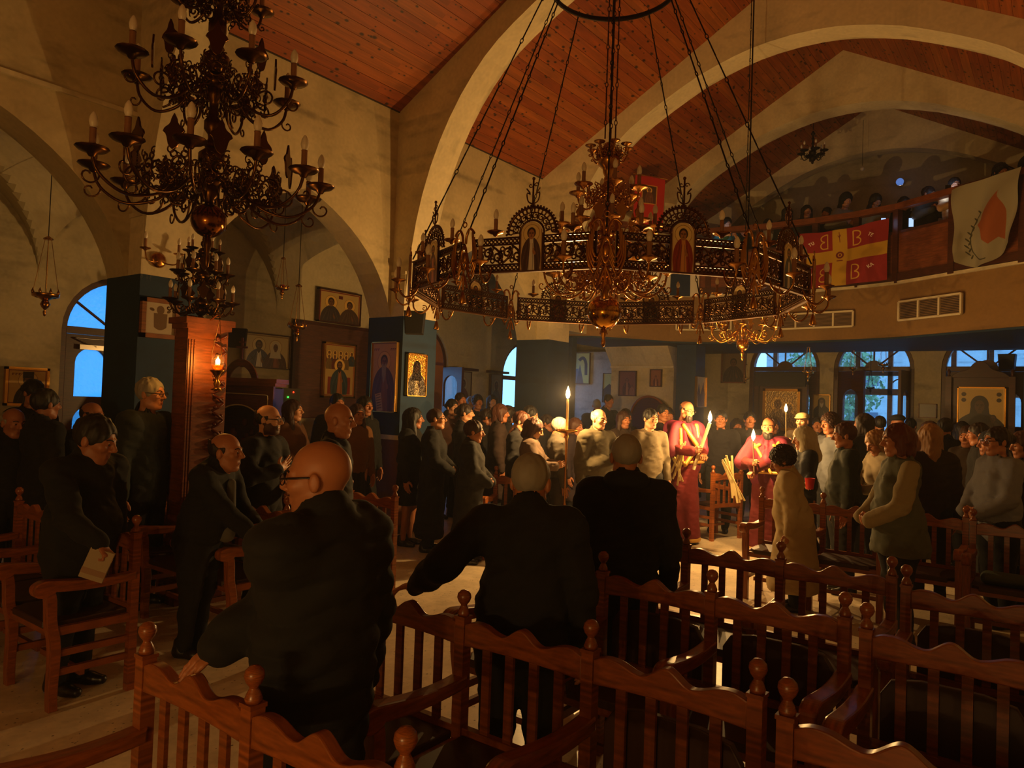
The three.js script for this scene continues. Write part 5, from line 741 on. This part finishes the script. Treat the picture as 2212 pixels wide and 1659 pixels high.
  if (o.sleeves) mesh('sleeves', sdfMesh(armOps(e, .96), cell, wr), F(o.sleeves), g);
  if (kind !== 'robe') {
    if (o.skirt) mesh('skirt', sdfMesh([cap([0, .53 * h, 0], [0, (o.skirtHem ?? .2) * h + .04, 0], .088 * h * fat + .004, .098 * h + .006, .04, 1.05, .8), { k: .004, sub: true, lo: [-.6, -.2, -.6], hi: [.6, .2 * h, .6], d: (x, y) => y - (o.skirtHem ?? .2) * h }], cell, (x, y, z) => .006 * Math.sin(Math.atan2(z, x) * 13)), F(o.skirt), g);
    else if (!o.bare) mesh('trousers', sdfMesh([cap([-.03 * h, .52 * h, 0], [.03 * h, .52 * h, 0], .078 * h * fat, .078 * h * fat, .04, 1.05, .8), ...legs(.009)], cell * 1.1, wr), F(o.trousers || '#0e0e10'), g);
  }
  for (const s of [1, -1]) { const q = mesh('shoe', shoeG, FRAME, g); q.position.set(s * .056 * h, 0, -.01); q.rotation.y = s * .12; }
  // head things
  const on = (n, ge, m, sc) => { const q = mesh(n, ge, m, g); q.matrixAutoUpdate = false; q.matrix.copy(hm); if (sc) q.matrix.scale(v3(sc, sc, sc)); hm.decompose(q.position, q.quaternion, q.scale); q.matrixAutoUpdate = true; return q; };
  if (o.hair && o.hair !== 'bald') on(o.hair === 'scarf' ? 'headscarf' : o.hair === 'cap' ? 'hat' : o.hair === 'hood' ? 'hood' : 'hair', hairG(o.hair, hc), o.hairMat ? F(o.hairMat) : HC[o.hc || 'dark']);
  if (o.beard) on('beard', hairG(o.beard, hc), HC[o.bc || o.hc || 'dark']);
  if (dist < 11.5) { on('eyes', eyesG, EYE); on('eyebrows', browG, BROW); on('lips', lipG, LIP); }
  if (o.glasses) { const q = on('glasses', glassesG, FRAME); mesh('lens', lensG, M.lens, q); }
  for (const x of o.extra || []) x(g, { h, T, P, arms, hm, F, cell });
  return g;
}
// ---------------------------------------------------------------- the people
person('bald man in spectacles and dark quilted jacket gripping a chair back', { x: -1.86, z: -1.52, top: 1.58, phi: -128, twist: 8, head: [32, 2, 0], L: { at: [-2.05, .955, -1.30], dir: [-.28, -.55, .8], palm: [0, -.8, -.6], kind: 'relaxed', pole: [-.3, -.2, -1] }, R: 'down', jacket: '#17181b', puffer: 1, glasses: 1, skin: 'b', trousers: '#0c0c0f', fat: 1.06, sw: 1.05 });
person('grey haired man in black with one arm stretched to a chair', { x: -1.80, z: -2.55, top: 1.51, phi: 168, lean: 7, head: [-6, 4, 0], L: { at: [-2.19, .945, -2.3], dir: [-.9, -.25, .3], palm: [0, -1, 0], kind: 'relaxed' }, R: 'down', jacket: '#0e0e10', hair: 'crop', hc: 'grey', skin: 'b', fat: 1.16, sw: 1.12 });
person('broad backed man in dark hooded jacket standing before the priests', { x: -1.90, z: -3.58, top: 1.57, phi: 176, head: [6, 3, 0], jacket: '#131315', hair: 'crop', hc: 'grey', skin: 'b', fat: 1.14, sw: 1.1, extra: [(g, c) => mesh('folded_hood', sdfMesh([cap(c.P(.045, .845, -.035), c.P(-.045, .845, -.035), .034 * c.h, .034 * c.h, .03), cap(c.P(0, .84, -.05), c.P(0, .78, -.07), .04 * c.h, .022 * c.h, .04, 1.3, .8)], c.cell), c.F('#131315'), g)] });
person('dark haired man in black coat holding a pale packet', { x: -4.5, z: -1.98, top: 1.56, phi: 82, lean: 5, head: [8, 12, 0], R: [-4.08, .9, -1.86], L: 'down', jacket: '#0d0f12', hair: 'short', hc: 'black', skin: 'd', hs: 1.12, fat: 1.4, sw: 1.4 });
person('balding man in dark jacket and grey sweater bending over a chair', { x: -4.45, z: -2.8, top: 1.46, phi: 86, lean: 14, head: [0, -8, 0], R: [-4.3, .76, -2.95], L: 'rail', jacket: '#101113', hair: 'fringe', hc: 'dark', skin: 'b', hs: 1.05, fat: 1.3, sw: 1.25, extra: [(g, c) => mesh('sweater_front', sdfMesh([cap(c.P(0, .56, .125), c.P(0, .79, .08), .04 * c.h, .022 * c.h, .02)], c.cell), c.F('#5a5854'), g)] });
person('grey haired man in spectacles and dark green jacket by blue pillar', { x: -5.94, z: -3.02, top: 1.82, phi: 72, head: [12, 0, 0], jacket: '#161d18', hair: 'short', hc: 'grey', glasses: 1, skin: 'a', hs: 1.06 });
person('bearded man in spectacles and black sweater with hand on chest', { x: -5.12, z: -3.56, top: 1.64, phi: 70, head: [14, -2, 0], R: 'chest', L: 'clasp', sweater: '#0f0f12', hair: 'fringe', hc: 'black', beard: 'stubble', bc: 'stub', glasses: 1, skin: 'c' });
person('bald man in profile with dark coat behind the quilted jacket', { x: -4.04, z: -3.36, top: 1.68, phi: 88, head: [0, 3, 0], jacket: '#0f1012', hair: 'bald', skin: 'b' });
person('balding man in black at the end of the chair row', { x: -6.84, z: -2.38, top: 1.54, phi: 62, head: [0, 6, 0], jacket: '#0e0e10', hair: 'fringe', hc: 'grey', skin: 'd' });
person('black haired woman in black before the bishop icon', { x: -7.83, z: -2.88, top: 1.78, phi: 60, head: [10, 8, 0], sex: 'f', coat: '#0c0c0e', hair: 'bun', hc: 'black', skin: 'b', glasses: 1 });
person('black haired man seen from behind near the aisle door', { x: -6.64, z: -2.52, top: 1.7, phi: 150, jacket: '#0d0d0f', hair: 'short', hc: 'black', skin: 'd' });
person('balding man in black before the glazed aisle door', { x: -6.95, z: -3.02, top: 1.6, phi: 80, jacket: '#0e0e11', hair: 'fringe', hc: 'dark', skin: 'b' });
person('long haired woman in brown jumper beside the brown icon board', { x: -7.12, z: -5.29, top: 1.67, phi: 70, sex: 'f', head: [10, -4, 0], sweater: '#5a371d', hair: 'long', hc: 'brown', skin: 'c', R: 'clasp', L: 'clasp', trousers: '#20242c' });
person('dark haired man below the crowded feast icon', { x: -7.2, z: -6.0, top: 1.76, phi: 40, jacket: '#14110f', hair: 'short', hc: 'black', skin: 'b' });
person('young woman in ochre top under the arcade arch', { x: -6.91, z: -6.07, top: 1.64, phi: 40, sex: 'f', sweater: '#6a431d', hair: 'long', hc: 'brown', skin: 'b', skirt: '#15110f' });
person('black haired woman in black against the saint pillar', { x: -7.1, z: -6.36, top: 1.74, phi: 50, sex: 'f', coat: '#0b0b0c', hair: 'long', hc: 'black', skin: 'b' });
person('dark haired woman in knee length black dress with bare legs', { x: -6.25, z: -6.36, top: 1.62, phi: 75, sex: 'f', head: [20, 0, 0], coat: '#0c0b0c', hem: .3, hair: 'long', hc: 'black', skin: 'b', bare: 1 });
person('woman in spectacles and long black coat in profile', { x: -5.82, z: -6.28, top: 1.63, phi: 84, sex: 'f', head: [6, -6, 0], coat: '#0f0e10', hem: .1, hair: 'crop', hc: 'brown', glasses: 1, skin: 'c', L: 'clasp', R: 'clasp' });
person('woman in brown top with a pale necklace by brown door leaf', { x: -7.32, z: -8.26, top: 1.75, phi: 45, sex: 'f', sweater: '#4a2d1f', hair: 'bun', hc: 'black', skin: 'c', extra: [(g, c) => mesh('necklace', tube([c.P(.03, .835, .03), c.P(.015, .8, .062), c.P(0, .785, .07), c.P(-.015, .8, .062), c.P(-.03, .835, .03)], .005, 16, 5), M.chrome, g)] });
person('dark haired man before the dim hooded icon', { x: -7.88, z: -9.09, top: 1.86, phi: 40, jacket: '#16120f', hair: 'short', hc: 'dark', skin: 'b' });
person('dark haired woman in black jacket among the standing women', { x: -6.39, z: -7.46, top: 1.69, phi: 88, sex: 'f', jacket: '#0f0e10', hair: 'bun', hc: 'dark', skin: 'c' });
person('older short haired woman in long dark coat', { x: -5.14, z: -6.15, top: 1.52, phi: 82, sex: 'f', head: [8, 4, 0], coat: '#141110', hem: .16, hair: 'short', hc: 'brown', skin: 'b', fat: 1.12, L: 'clasp', R: 'clasp' });
person('dark haired man in black at the back of the aisle', { x: -8.29, z: -10.03, top: 1.84, phi: 30, jacket: '#121114', hair: 'curly', hc: 'black', skin: 'b' });
person('pale faced woman in black near the tall aisle window', { x: -8.7, z: -10.96, top: 1.86, phi: 20, sex: 'f', coat: '#0d0d11', hair: 'long', hc: 'black', skin: 'c' });
person('grey haired man lit blue by the aisle daylight', { x: -8.77, z: -10.43, top: 1.83, phi: 60, jacket: '#1a1d24', hair: 'crop', hc: 'grey', skin: 'c' });
person('woman in brown wool coat turned to the procession', { x: -6.14, z: -7.9, top: 1.7, phi: 95, sex: 'f', coat: '#2a1a14', hair: 'bob', hc: 'auburn', skin: 'b' });
person('woman in charcoal coat behind the brown wool coat', { x: -6.4, z: -8.42, top: 1.68, phi: 100, sex: 'f', coat: '#15131a', hair: 'bob', hc: 'dark', skin: 'c' });
person('woman with bowed head in a black scarf', { x: -5.36, z: -7.3, top: 1.62, phi: 70, sex: 'f', head: [10, 24, 0], coat: '#141214', hair: 'short', hc: 'auburn', skin: 'c' });
person('dark haired man looking down behind the bowed woman', { x: -5.82, z: -8.14, top: 1.69, phi: 75, head: [0, 14, 0], jacket: '#141317', hair: 'short', hc: 'black', skin: 'c' });
person('brown haired woman in taupe coat looking down', { x: -4.97, z: -7.03, top: 1.55, phi: 78, sex: 'f', head: [4, 20, 0], coat: '#5a4636', hem: .28, hair: 'bob', hc: 'auburn', skin: 'c', L: 'hold', R: 'hold' });
person('man in pale beige jacket beside the tall candle stand', { x: -5.0, z: -7.62, top: 1.56, phi: 100, head: [0, 14, 0], jacket: '#4e463a', hair: 'short', hc: 'grey', skin: 'b', trousers: '#3a2f26' });
person('bald elderly man in a beige jacket lit by candles', { x: -4.5, z: -7.72, top: 1.69, phi: 30, head: [10, 6, 0], jacket: '#4c4430', hair: 'fringe', hc: 'grey', skin: 'c', L: 'hold', R: 'down', fat: 1.12, trousers: '#2a241d' });
person('young dark haired man in a cream jumper', { x: -4.15, z: -8.39, top: 1.71, phi: 18, head: [8, 4, 0], sweater: '#776b54', hair: 'short', hc: 'black', skin: 'c', trousers: '#1a181a' });
const goldBands = (list) => (g, c) => mesh('gold_bands', sdfMesh(list.map(([a, b, r]) => cap(c.P(...a), c.P(...b), r * c.h, r * c.h, .006)), .012), std('#c79a45', .45, { metalness: .3 }), g);
const hemBand = (g, c) => mesh('hem_band', new THREE.TorusGeometry(.13 * c.h, .016, 6, 40).rotateX(1.5708).scale(1.04, 1.6, .82).translate(0, .06, 0), std('#c79a45', .45, { metalness: .3 }), g);
const vestment = hex => (g, c) => mesh('vestment', sdfMesh([cap(c.P(0, .56, 0), c.P(0, .745, 0), .115 * c.h, .105 * c.h, .06, 1.12, .8), cap(c.P(.085, .802, 0), c.P(-.085, .802, 0), .056 * c.h, .056 * c.h, .06), ...c.arms.map(A => cap(A.S, A.E, .056 * c.h, .058 * c.h, .04)), ell(c.P(0, .89, .014), [.05 * c.h, .045 * c.h, .056 * c.h], .01, true)], .02, (x, y, z) => .008 * Math.sin(Math.atan2(z, x) * 11)), F(hex, .7), g);
person('bearded priest in spectacles, crimson vestments and gold stole with tall candle', { x: -3.96, z: -9.03, top: 1.83, phi: 22, head: [14, 10, 0], robe: '#640c10', L: [-3.62, 1.18, -8.82], R: 'hold', hair: 'fringe', hc: 'dark', beard: 'beard', bc: 'dark', glasses: 1, skin: 'b', fat: 1.05, extra: [vestment('#660d2b'), goldBands([[[.06, .83, .05], [.055, .62, .118], .017], [[-.05, .83, .055], [.02, .7, .115], .016], [[.09, .74, .085], [-.07, .56, .118], .015], [[-.08, .8, .06], [-.09, .58, .105], .015], [[.13, .6, .06], [-.13, .6, .06], .014], [[.09, .58, .1], [-.09, .57, .1], .012]]), hemBand] });
person('bearded bald priest in crimson vestments holding a thin taper', { x: -2.93, z: -9.19, top: 1.66, phi: -28, head: [0, 4, 0], robe: '#5a0c0e', R: 'hold', L: [-3.0, 1.02, -8.86], hair: 'fringe', hc: 'black', beard: 'beard', bc: 'black', skin: 'b', extra: [vestment('#620d2a'), goldBands([[[.08, .82, .06], [-.03, .62, .12], .013], [[-.09, .8, .06], [.04, .6, .12], .012], [[.12, .76, .04], [.05, .8, .085], .013], [[-.12, .76, .04], [-.05, .8, .085], .013], [[.1, .6, .09], [-.1, .6, .09], .012]]), hemBand] });
person('dark haired man in black behind the priest in spectacles', { x: -3.95, z: -10.25, top: 1.72, phi: -20, jacket: '#17141a', hair: 'short', hc: 'black', skin: 'b' });
person('man in dark suit before the dark portrait icon', { x: -3.8, z: -11.0, top: 1.72, phi: -10, jacket: '#1b1518', hair: 'short', hc: 'black', skin: 'b' });
person('man in a beige cap holding the rear candle', { x: -2.98, z: -10.85, top: 1.73, phi: -45, jacket: '#3a2d20', hair: 'cap', hairMat: '#a08a5c', skin: 'c', R: [-3.14, 1.32, -10.62], L: 'hold' });
person('woman in a white headscarf holding a red votive cup', { x: -2.24, z: -8.27, top: 1.57, phi: -95, sex: 'f', head: [0, 10, 0], jacket: '#1b1e26', hair: 'scarf', hairMat: '#a89e84', skin: 'b', R: [-2.08, .98, -7.9], L: 'clasp', skirt: '#15151a' });
person('small elderly woman in a long white coat with bowed head', { x: -2.0, z: -6.72, top: 1.42, phi: -112, sex: 'f', lean: 9, head: [0, 18, 0], coat: '#a8936a', hem: .13, flare: 1.3, hair: 'curly', hc: 'dark', skin: 'b', L: 'down', R: 'down', trousers: '#121116', fat: 1.22 });
person('curly haired man in a grey shirt near the monk icon', { x: -2.23, z: -9.33, top: 1.73, phi: -75, head: [0, 6, 0], sweater: '#5c6068', hair: 'curly', hc: 'brown', skin: 'b' });
person('short haired woman in dark green jacket behind the chairs', { x: -1.71, z: -7.75, top: 1.64, phi: -105, sex: 'f', jacket: '#20261f', hair: 'short', hc: 'auburn', skin: 'b', head: [0, 6, 0], fat: 1.12 });
person('dark long haired woman before the open end door', { x: -1.96, z: -9.79, top: 1.74, phi: -150, sex: 'f', jacket: '#2a2c30', hair: 'long', hc: 'dark', skin: 'b' });
person('fair haired woman bending forward in a cream jacket', { x: -1.55, z: -8.3, top: 1.57, phi: -80, sex: 'f', lean: 12, head: [0, 22, 0], jacket: '#8a7c62', hair: 'bob', hc: 'blond', skin: 'b', L: 'hold', R: 'hold' });
person('woman in a grey green vest with long cream sleeves', { x: -1.0, z: -6.25, top: 1.66, phi: -98, sex: 'f', head: [0, 4, 0], coat: '#4a4c3c', hem: .42, vest: 1, sleeves: '#8a7c5a', hair: 'bob', hc: 'red', skin: 'b', L: 'clasp', R: 'clasp', trousers: '#121218', fat: 1.16 });
person('black haired man before the end door fanlight', { x: -2.22, z: -12.09, top: 1.72, phi: 170, jacket: '#14151a', hair: 'short', hc: 'black', skin: 'b' });
person('man in a black cap in the dark crowd', { x: -1.82, z: -11.14, top: 1.75, phi: 175, jacket: '#121318', hair: 'cap', hairMat: '#0e0f14', skin: 'd' });
person('blonde long haired woman in brown behind the vest', { x: -1.0, z: -7.78, top: 1.66, phi: 165, sex: 'f', jacket: '#2b2019', hair: 'long', hc: 'blond', skin: 'b' });
person('woman in spectacles and pale grey jacket beside the side wall', { x: -.45, z: -7.5, top: 1.66, phi: -88, sex: 'f', jacket: '#6f7078', hair: 'bun', hc: 'dark', glasses: 1, skin: 'b', fat: 1.1, R: 'clasp', L: 'clasp' });
const crowd = [[-1.18, -10.37, 1.72, 'm', 170, 'short', 'black', '#15161b', 'black haired man in navy facing the end wall'], [-1.13, -11.66, 1.68, 'f', 160, 'long', 'black', '#101015', 'long haired woman in black near the mother icon'], [-.74, -9.45, 1.68, 'm', -120, 'short', 'dark', '#141318', 'man in dark coat near the dark blue pillar'],
  [-1.4, -10.87, 1.67, 'f', -140, 'bob', 'brown', '#1c1614', 'brown bobbed woman in dark brown coat facing the doors'], [-.9, -9.98, 1.64, 'f', -60, 'bun', 'brown', '#3a2c22', 'woman in a brown cardigan deep in the dark crowd'], [-.6, -8.9, 1.6, 'f', -100, 'scarf', 'dark', '#15151a', 'woman in a dark headscarf by the side wall'], [-.3, -8.3, 1.62, 'f', -95, 'bob', 'auburn', '#1c1a1e', 'auburn haired woman in black behind the spectacled woman'],
  [-2.04, -13.48, 1.7, 'm', 120, 'short', 'black', '#14151a', 'man standing in the light of the open end door'], [-3.03, -11.87, 1.67, 'm', -40, 'short', 'black', '#1c1714', 'dark man below the monk icon'], [-4.14, -11.41, 1.6, 'f', -10, 'bob', 'dark', '#201a1c', 'dark bobbed woman behind the priests'], [-5.02, -10.74, 1.73, 'm', 20, 'curly', 'black', '#1a1618', 'curly black haired man near the arched shrine'],
  [-5.54, -10.35, 1.69, 'f', 20, 'long', 'black', '#15121a', 'long haired woman in plum before the cream hood'], [-5.54, -8.86, 1.54, 'f', 60, 'bob', 'auburn', '#2a1d24', 'auburn bobbed woman in plum behind the candle stand'], [-6.08, -8.95, 1.57, 'm', 70, 'short', 'dark', '#17151c', 'short dark haired man before the blue pier'], [-6.91, -8.58, 1.62, 'f', 80, 'bun', 'dark', '#17120f', 'dark haired woman in umber coat under the second arch'],
  [-3.81, -12.15, 1.62, 'f', 0, 'bob', 'brown', '#1c1512', 'brown bobbed woman before the canopied icon'], [-5.04, -9.35, 1.66, 'f', 30, 'long', 'brown', '#3a2c24', 'brown long haired woman behind the cream jumper'], [-4.73, -9.96, 1.78, 'm', 25, 'short', 'black', '#201a1a', 'tall dark haired man behind the cream jumper'], [-7.35, -12.55, 1.86, 'm', 160, 'crop', 'grey', '#20262c', 'grey haired man facing the daylit end wall'], [-6.97, -12.3, 1.95, 'm', 40, 'short', 'black', '#1a2630', 'tall man in blue before the yellow icon']];
for (const [x, z, top, sex, phi, hair, hc, col, lb] of crowd) person(lb, { x, z, top, sex, phi, hair, hc, [sex === 'f' ? 'coat' : 'jacket']: col, hairMat: hair === 'scarf' ? '#1a1a20' : 0, skin: 'b', head: [rr(-8, 8), rr(0, 8), 0] });
const up = (lb, x, z, top, o) => person(lb, { x, z, top, base: 3.89, phi: 5, sw: .88, fat: .9, group: 'people on the balcony', ...o });
up('boy in teal reading his phone on the balcony', -5.39, -14.0, 5.5, { sweater: '#1f5a52', hair: 'short', hc: 'black', skin: 'c', head: [0, 22, 0], L: 'phone', R: 'phone' });
up('small black haired child on the balcony', -5.08, -14.12, 5.34, { jacket: '#0f1216', hair: 'short', hc: 'black', skin: 'b' });
up('child in white on the balcony', -4.62, -14.09, 5.4, { sweater: '#b9b4a8', hair: 'short', hc: 'black', skin: 'c', head: [0, 10, 0] });
up('black veiled woman on the balcony above the red flag edge', -4.27, -14.11, 5.58, { sex: 'f', coat: '#0b0b0d', hair: 'long', hc: 'black', skin: 'c', head: [0, 8, 0] });
up('black haired girl on the balcony beside the veiled woman', -3.93, -14.14, 5.58, { sex: 'f', jacket: '#16130f', hair: 'long', hc: 'black', skin: 'c', head: [-10, 6, 0] });
up('dark haired boy in black on the balcony', -3.58, -14.16, 5.5, { jacket: '#131214', hair: 'short', hc: 'black', skin: 'b', head: [-60, 10, 0] });
up('girl in pale grey with folded hands above the red flag', -3.23, -14.07, 5.69, { sex: 'f', sweater: '#8a8674', hair: 'hood', hairMat: '#0d0c0d', skin: 'c', head: [0, 20, 0], lean: 8, L: 'chest', R: 'chest' });
up('girl in cream leaning over the rail above the red flag', -2.72, -13.99, 5.59, { sex: 'f', sweater: '#a3905a', hair: 'long', hc: 'black', skin: 'c', head: [0, 24, 0], lean: 18, L: 'rail', R: 'rail' });
up('dark coated woman on the balcony beside the flag post', -2.26, -13.8, 5.42, { sex: 'f', coat: '#0f0f12', hair: 'bob', hc: 'black', skin: 'b', head: [-30, 10, 0] });
up('person in grey hoodie on the balcony with a phone', -1.87, -13.59, 5.48, { jacket: '#33302a', hair: 'short', hc: 'dark', skin: 'd', head: [30, 14, 0], L: 'phone', R: 'phone' });
up('young man lit brightly by his phone on the balcony', -1.47, -13.26, 5.48, { sweater: '#a07a52', hair: 'short', hc: 'black', skin: 'b', head: [-15, 8, 0], L: 'phone', R: 'phone' });
up('dark haired woman above the white island flag', -.85, -12.94, 5.5, { sex: 'f', coat: '#14110f', hair: 'curly', hc: 'black', skin: 'c', head: [0, 12, 0] });
up('hooded person at the end of the balcony', -.5, -12.74, 5.5, { jacket: '#14130f', hair: 'hood', hairMat: '#15130f', skin: 'b' });
// ---------------------------------------------------------------- what they hold, candles and lights
function candle(name, label, a, b, r, power, mat = M.wax, fs = 1.3) {
  const g = thing(name, label, 'candle', b); mesh('wax', bar(a.map((q, i) => q - b[i]), [0, 0, 0], r, r * .92, 12), mat, g); mesh('wick', bar([0, 0, 0], [0, .012, 0], .0015), M.black, g); flame(g, 0, .008, 0, power, fs); return g;
}
candle('processional_candle', 'tall thick lit candle held by the spectacled priest', [-3.72, .98, -8.78], [-3.53, 1.57, -8.8], .022, 4, M.wax, 2.7);
candle('taper', 'thin lit taper held by the bald bearded priest', [-2.98, .98, -8.84], [-2.94, 1.385, -8.66], .007, 2.8, M.wax, 2.5);
candle('taper', 'lit taper held by the man in a beige cap', [-3.14, 1.28, -10.6], [-3.13, 1.73, -10.53], .008, 1.2, M.wax, 2.3);
{
  const g = thing('candle_stand', 'tall brass stand with dish and lit candle', 'candle stand', [-4.66, 0, -7.3]);
  mesh('base', lathe([[0, 0], [.16, 0], [.15, .03], [.05, .06], [.02, .1], [0, .1]], 20), M.brass, g); mesh('pole', lathe([[0, .08], [.018, .08], [.014, .5], [.028, .55], [.014, .6], [.014, 1.3], [.026, 1.36], [.012, 1.4], [0, 1.4]], 12), M.brass, g); mesh('dish', lathe([[0, 1.39], [.06, 1.395], [.13, 1.42], [.135, 1.44], [.125, 1.43], [0, 1.41]], 22), M.goldm, g); mesh('wax', bar([0, 1.41, 0], [0, 1.795, 0], .016, .015), M.wax, g);
  flame(g, 0, 1.8, 0, 8, 2.9);
}
for (const [p, n, lb] of [[[-3.2, .92, -8.75], 9, 'bundle of pale straw blades beside the bald priest'], [[-3.9, 1.05, -8.72], 7, 'bundle of pale straw blades at the spectacled priest']]) {
  const g = thing('palm_bundle', lb, 'palm bundle', p); for (let k = 0; k < n; k++) { const a = rr(-.5, .5), b = rr(-.2, .35); mesh('blade', box(.022, rr(.4, .55), .006, 0, .02, 0).rotateZ(a).rotateX(b).translate(rr(-.03, .03), rr(-.08, .08), rr(-.02, .02)), std('#d8c48c', .7), g); }
}
{ const g = thing('votive_cup', 'red plastic votive cup in the scarfed woman\'s hand', 'cup', [-2.08, .96, -7.86]); mesh('cup', lathe([[0, 0], [.035, 0], [.05, .11], [.047, .11], [.033, .005], [0, .005]], 16), M.waxRed, g); mesh('wax', lathe([[0, .08], [.044, .08], [0, .082]], 14), M.wax, g); }
{ const g = thing('paper_packet', 'pale paper packet in the dark haired man\'s hand', 'packet', [-4.06, .8, -1.84], .9); mesh('sheet', box(.12, .16, .025, 0, 0, 0).rotateZ(-.35), std('#9a8a70', .8), g); mesh('printed_band', box(.122, .03, .027, 0, -.04, 0).rotateZ(-.35), std('#8a6a52', .7), g); }
{ const g = thing('handbag', 'black leather handbag on an armchair seat', 'bag', [-1.95, .462, -7.02]); const b = sdfMesh([cap([-.13, .06, 0], [.13, .06, 0], .06, .06, .03, 1, .8), cap([-.11, .13, 0], [.11, .13, 0], .05, .05, .04, 1, .6), ell([0, -.1, 0], [.4, .1, .3], .005, true)], .012); mesh('bag_body', b, M.black, g); mesh('strap', tube([[-.1, .16, 0], [-.07, .28, .02], [.07, .28, .02], [.1, .16, 0]], .008, 16, 6), M.black, g); }
{ const g = thing('cushion', 'greenish folded cushion on an armchair seat by side wall', 'cushion', [-.32, .462, -6.88]); mesh('cover', sdfMesh([cap([-.16, .04, 0], [.16, .04, 0], .05, .05, .04, 1, 2.4), ell([0, -.1, 0], [.4, .1, .4], .005, true)], .016), F('#3a4436'), g); }
{ const g = thing('satchel', 'grey vinyl satchel hung on an armchair', 'bag', [-4.62, .62, -3.02]); mesh('bag_body', sdfMesh([cap([-.13, 0, 0], [.13, 0, 0], .05, .05, .03), cap([-.12, .14, 0], [.12, .14, 0], .035, .035, .05)], .012), std('#3a3a40', .3), g); mesh('strap', tube([[-.12, .16, 0], [-.1, .34, 0], [.1, .34, 0], [.12, .16, 0]], .008, 16, 6), M.black, g); }
const PHONE = new THREE.Color().setRGB(.45, .65, 1);
for (const [x, y, z, ry, pw, lb] of [[-5.36, 5.2, -13.62, 3.5, .12, 'glowing phone in the teal boy\'s hands'], [-2.05, 4.86, -13.28, .3, .05, 'blue lit phone held low behind the railing'], [-2.45, 4.9, -13.24, .4, .06, 'blue lit phone shining through by the flag post'], [-1.5, 5.22, -12.92, 3.4, .5, 'bright phone lighting a young man on the balcony']]) {
  const g = thing('phone', lb, 'phone', [x, y, z], ry); mesh('case', box(.075, .15, .009), M.black, g); mesh('screen', box(.068, .14, .002, 0, 0, .006), std('#000000', .3, { emissive: PHONE, emissiveIntensity: .6 }), g);
  const l = new THREE.RectAreaLight(PHONE, pw * 60, .066, .138); l.position.set(0, 0, .012); l.lookAt(0, 0, 1); l.rotation.set(0, Math.PI, 0); g.add(l);
}
{ // candle tray behind the viewer: it lights the chair backs and the front of the nave
  const g = thing('candle_tray', 'sand filled candle tray with lit tapers before the icon screen', 'candle stand', [-.4, 0, 3.2]);
  mesh('legs', merge([[-.4, -.2], [.4, -.2], [-.4, .2], [.4, .2]].map(([a, b]) => bar([a, 0, b], [a, .85, b], .02))), M.brass, g); mesh('tray', merge([box(.95, .02, .5, 0, .86, 0), box(.95, .1, .02, 0, .9, .25), box(.95, .1, .02, 0, .9, -.25), box(.02, .1, .5, .47, .9, 0), box(.02, .1, .5, -.47, .9, 0)]), M.brass, g); mesh('sand', box(.92, .05, .48, 0, .89, 0), std('#b79a66', .9), g);
  for (let k = 0; k < 4; k++) { const x = -.33 + k * .22, z = (k % 2) * .16 - .08; mesh('taper', bar([x, .9, z], [x, 1.2 + (k % 3) * .04, z], .006), M.wax, g); flame(g, x, 1.205 + (k % 3) * .04, z, 1.6, 1); }
}
scene.traverse(o => { if (o.isMesh) { o.castShadow = true; o.receiveShadow = true; } if (o.isLight) o.castShadow = true; });
scene.updateMatrixWorld(true);
renderer.render(scene, camera);
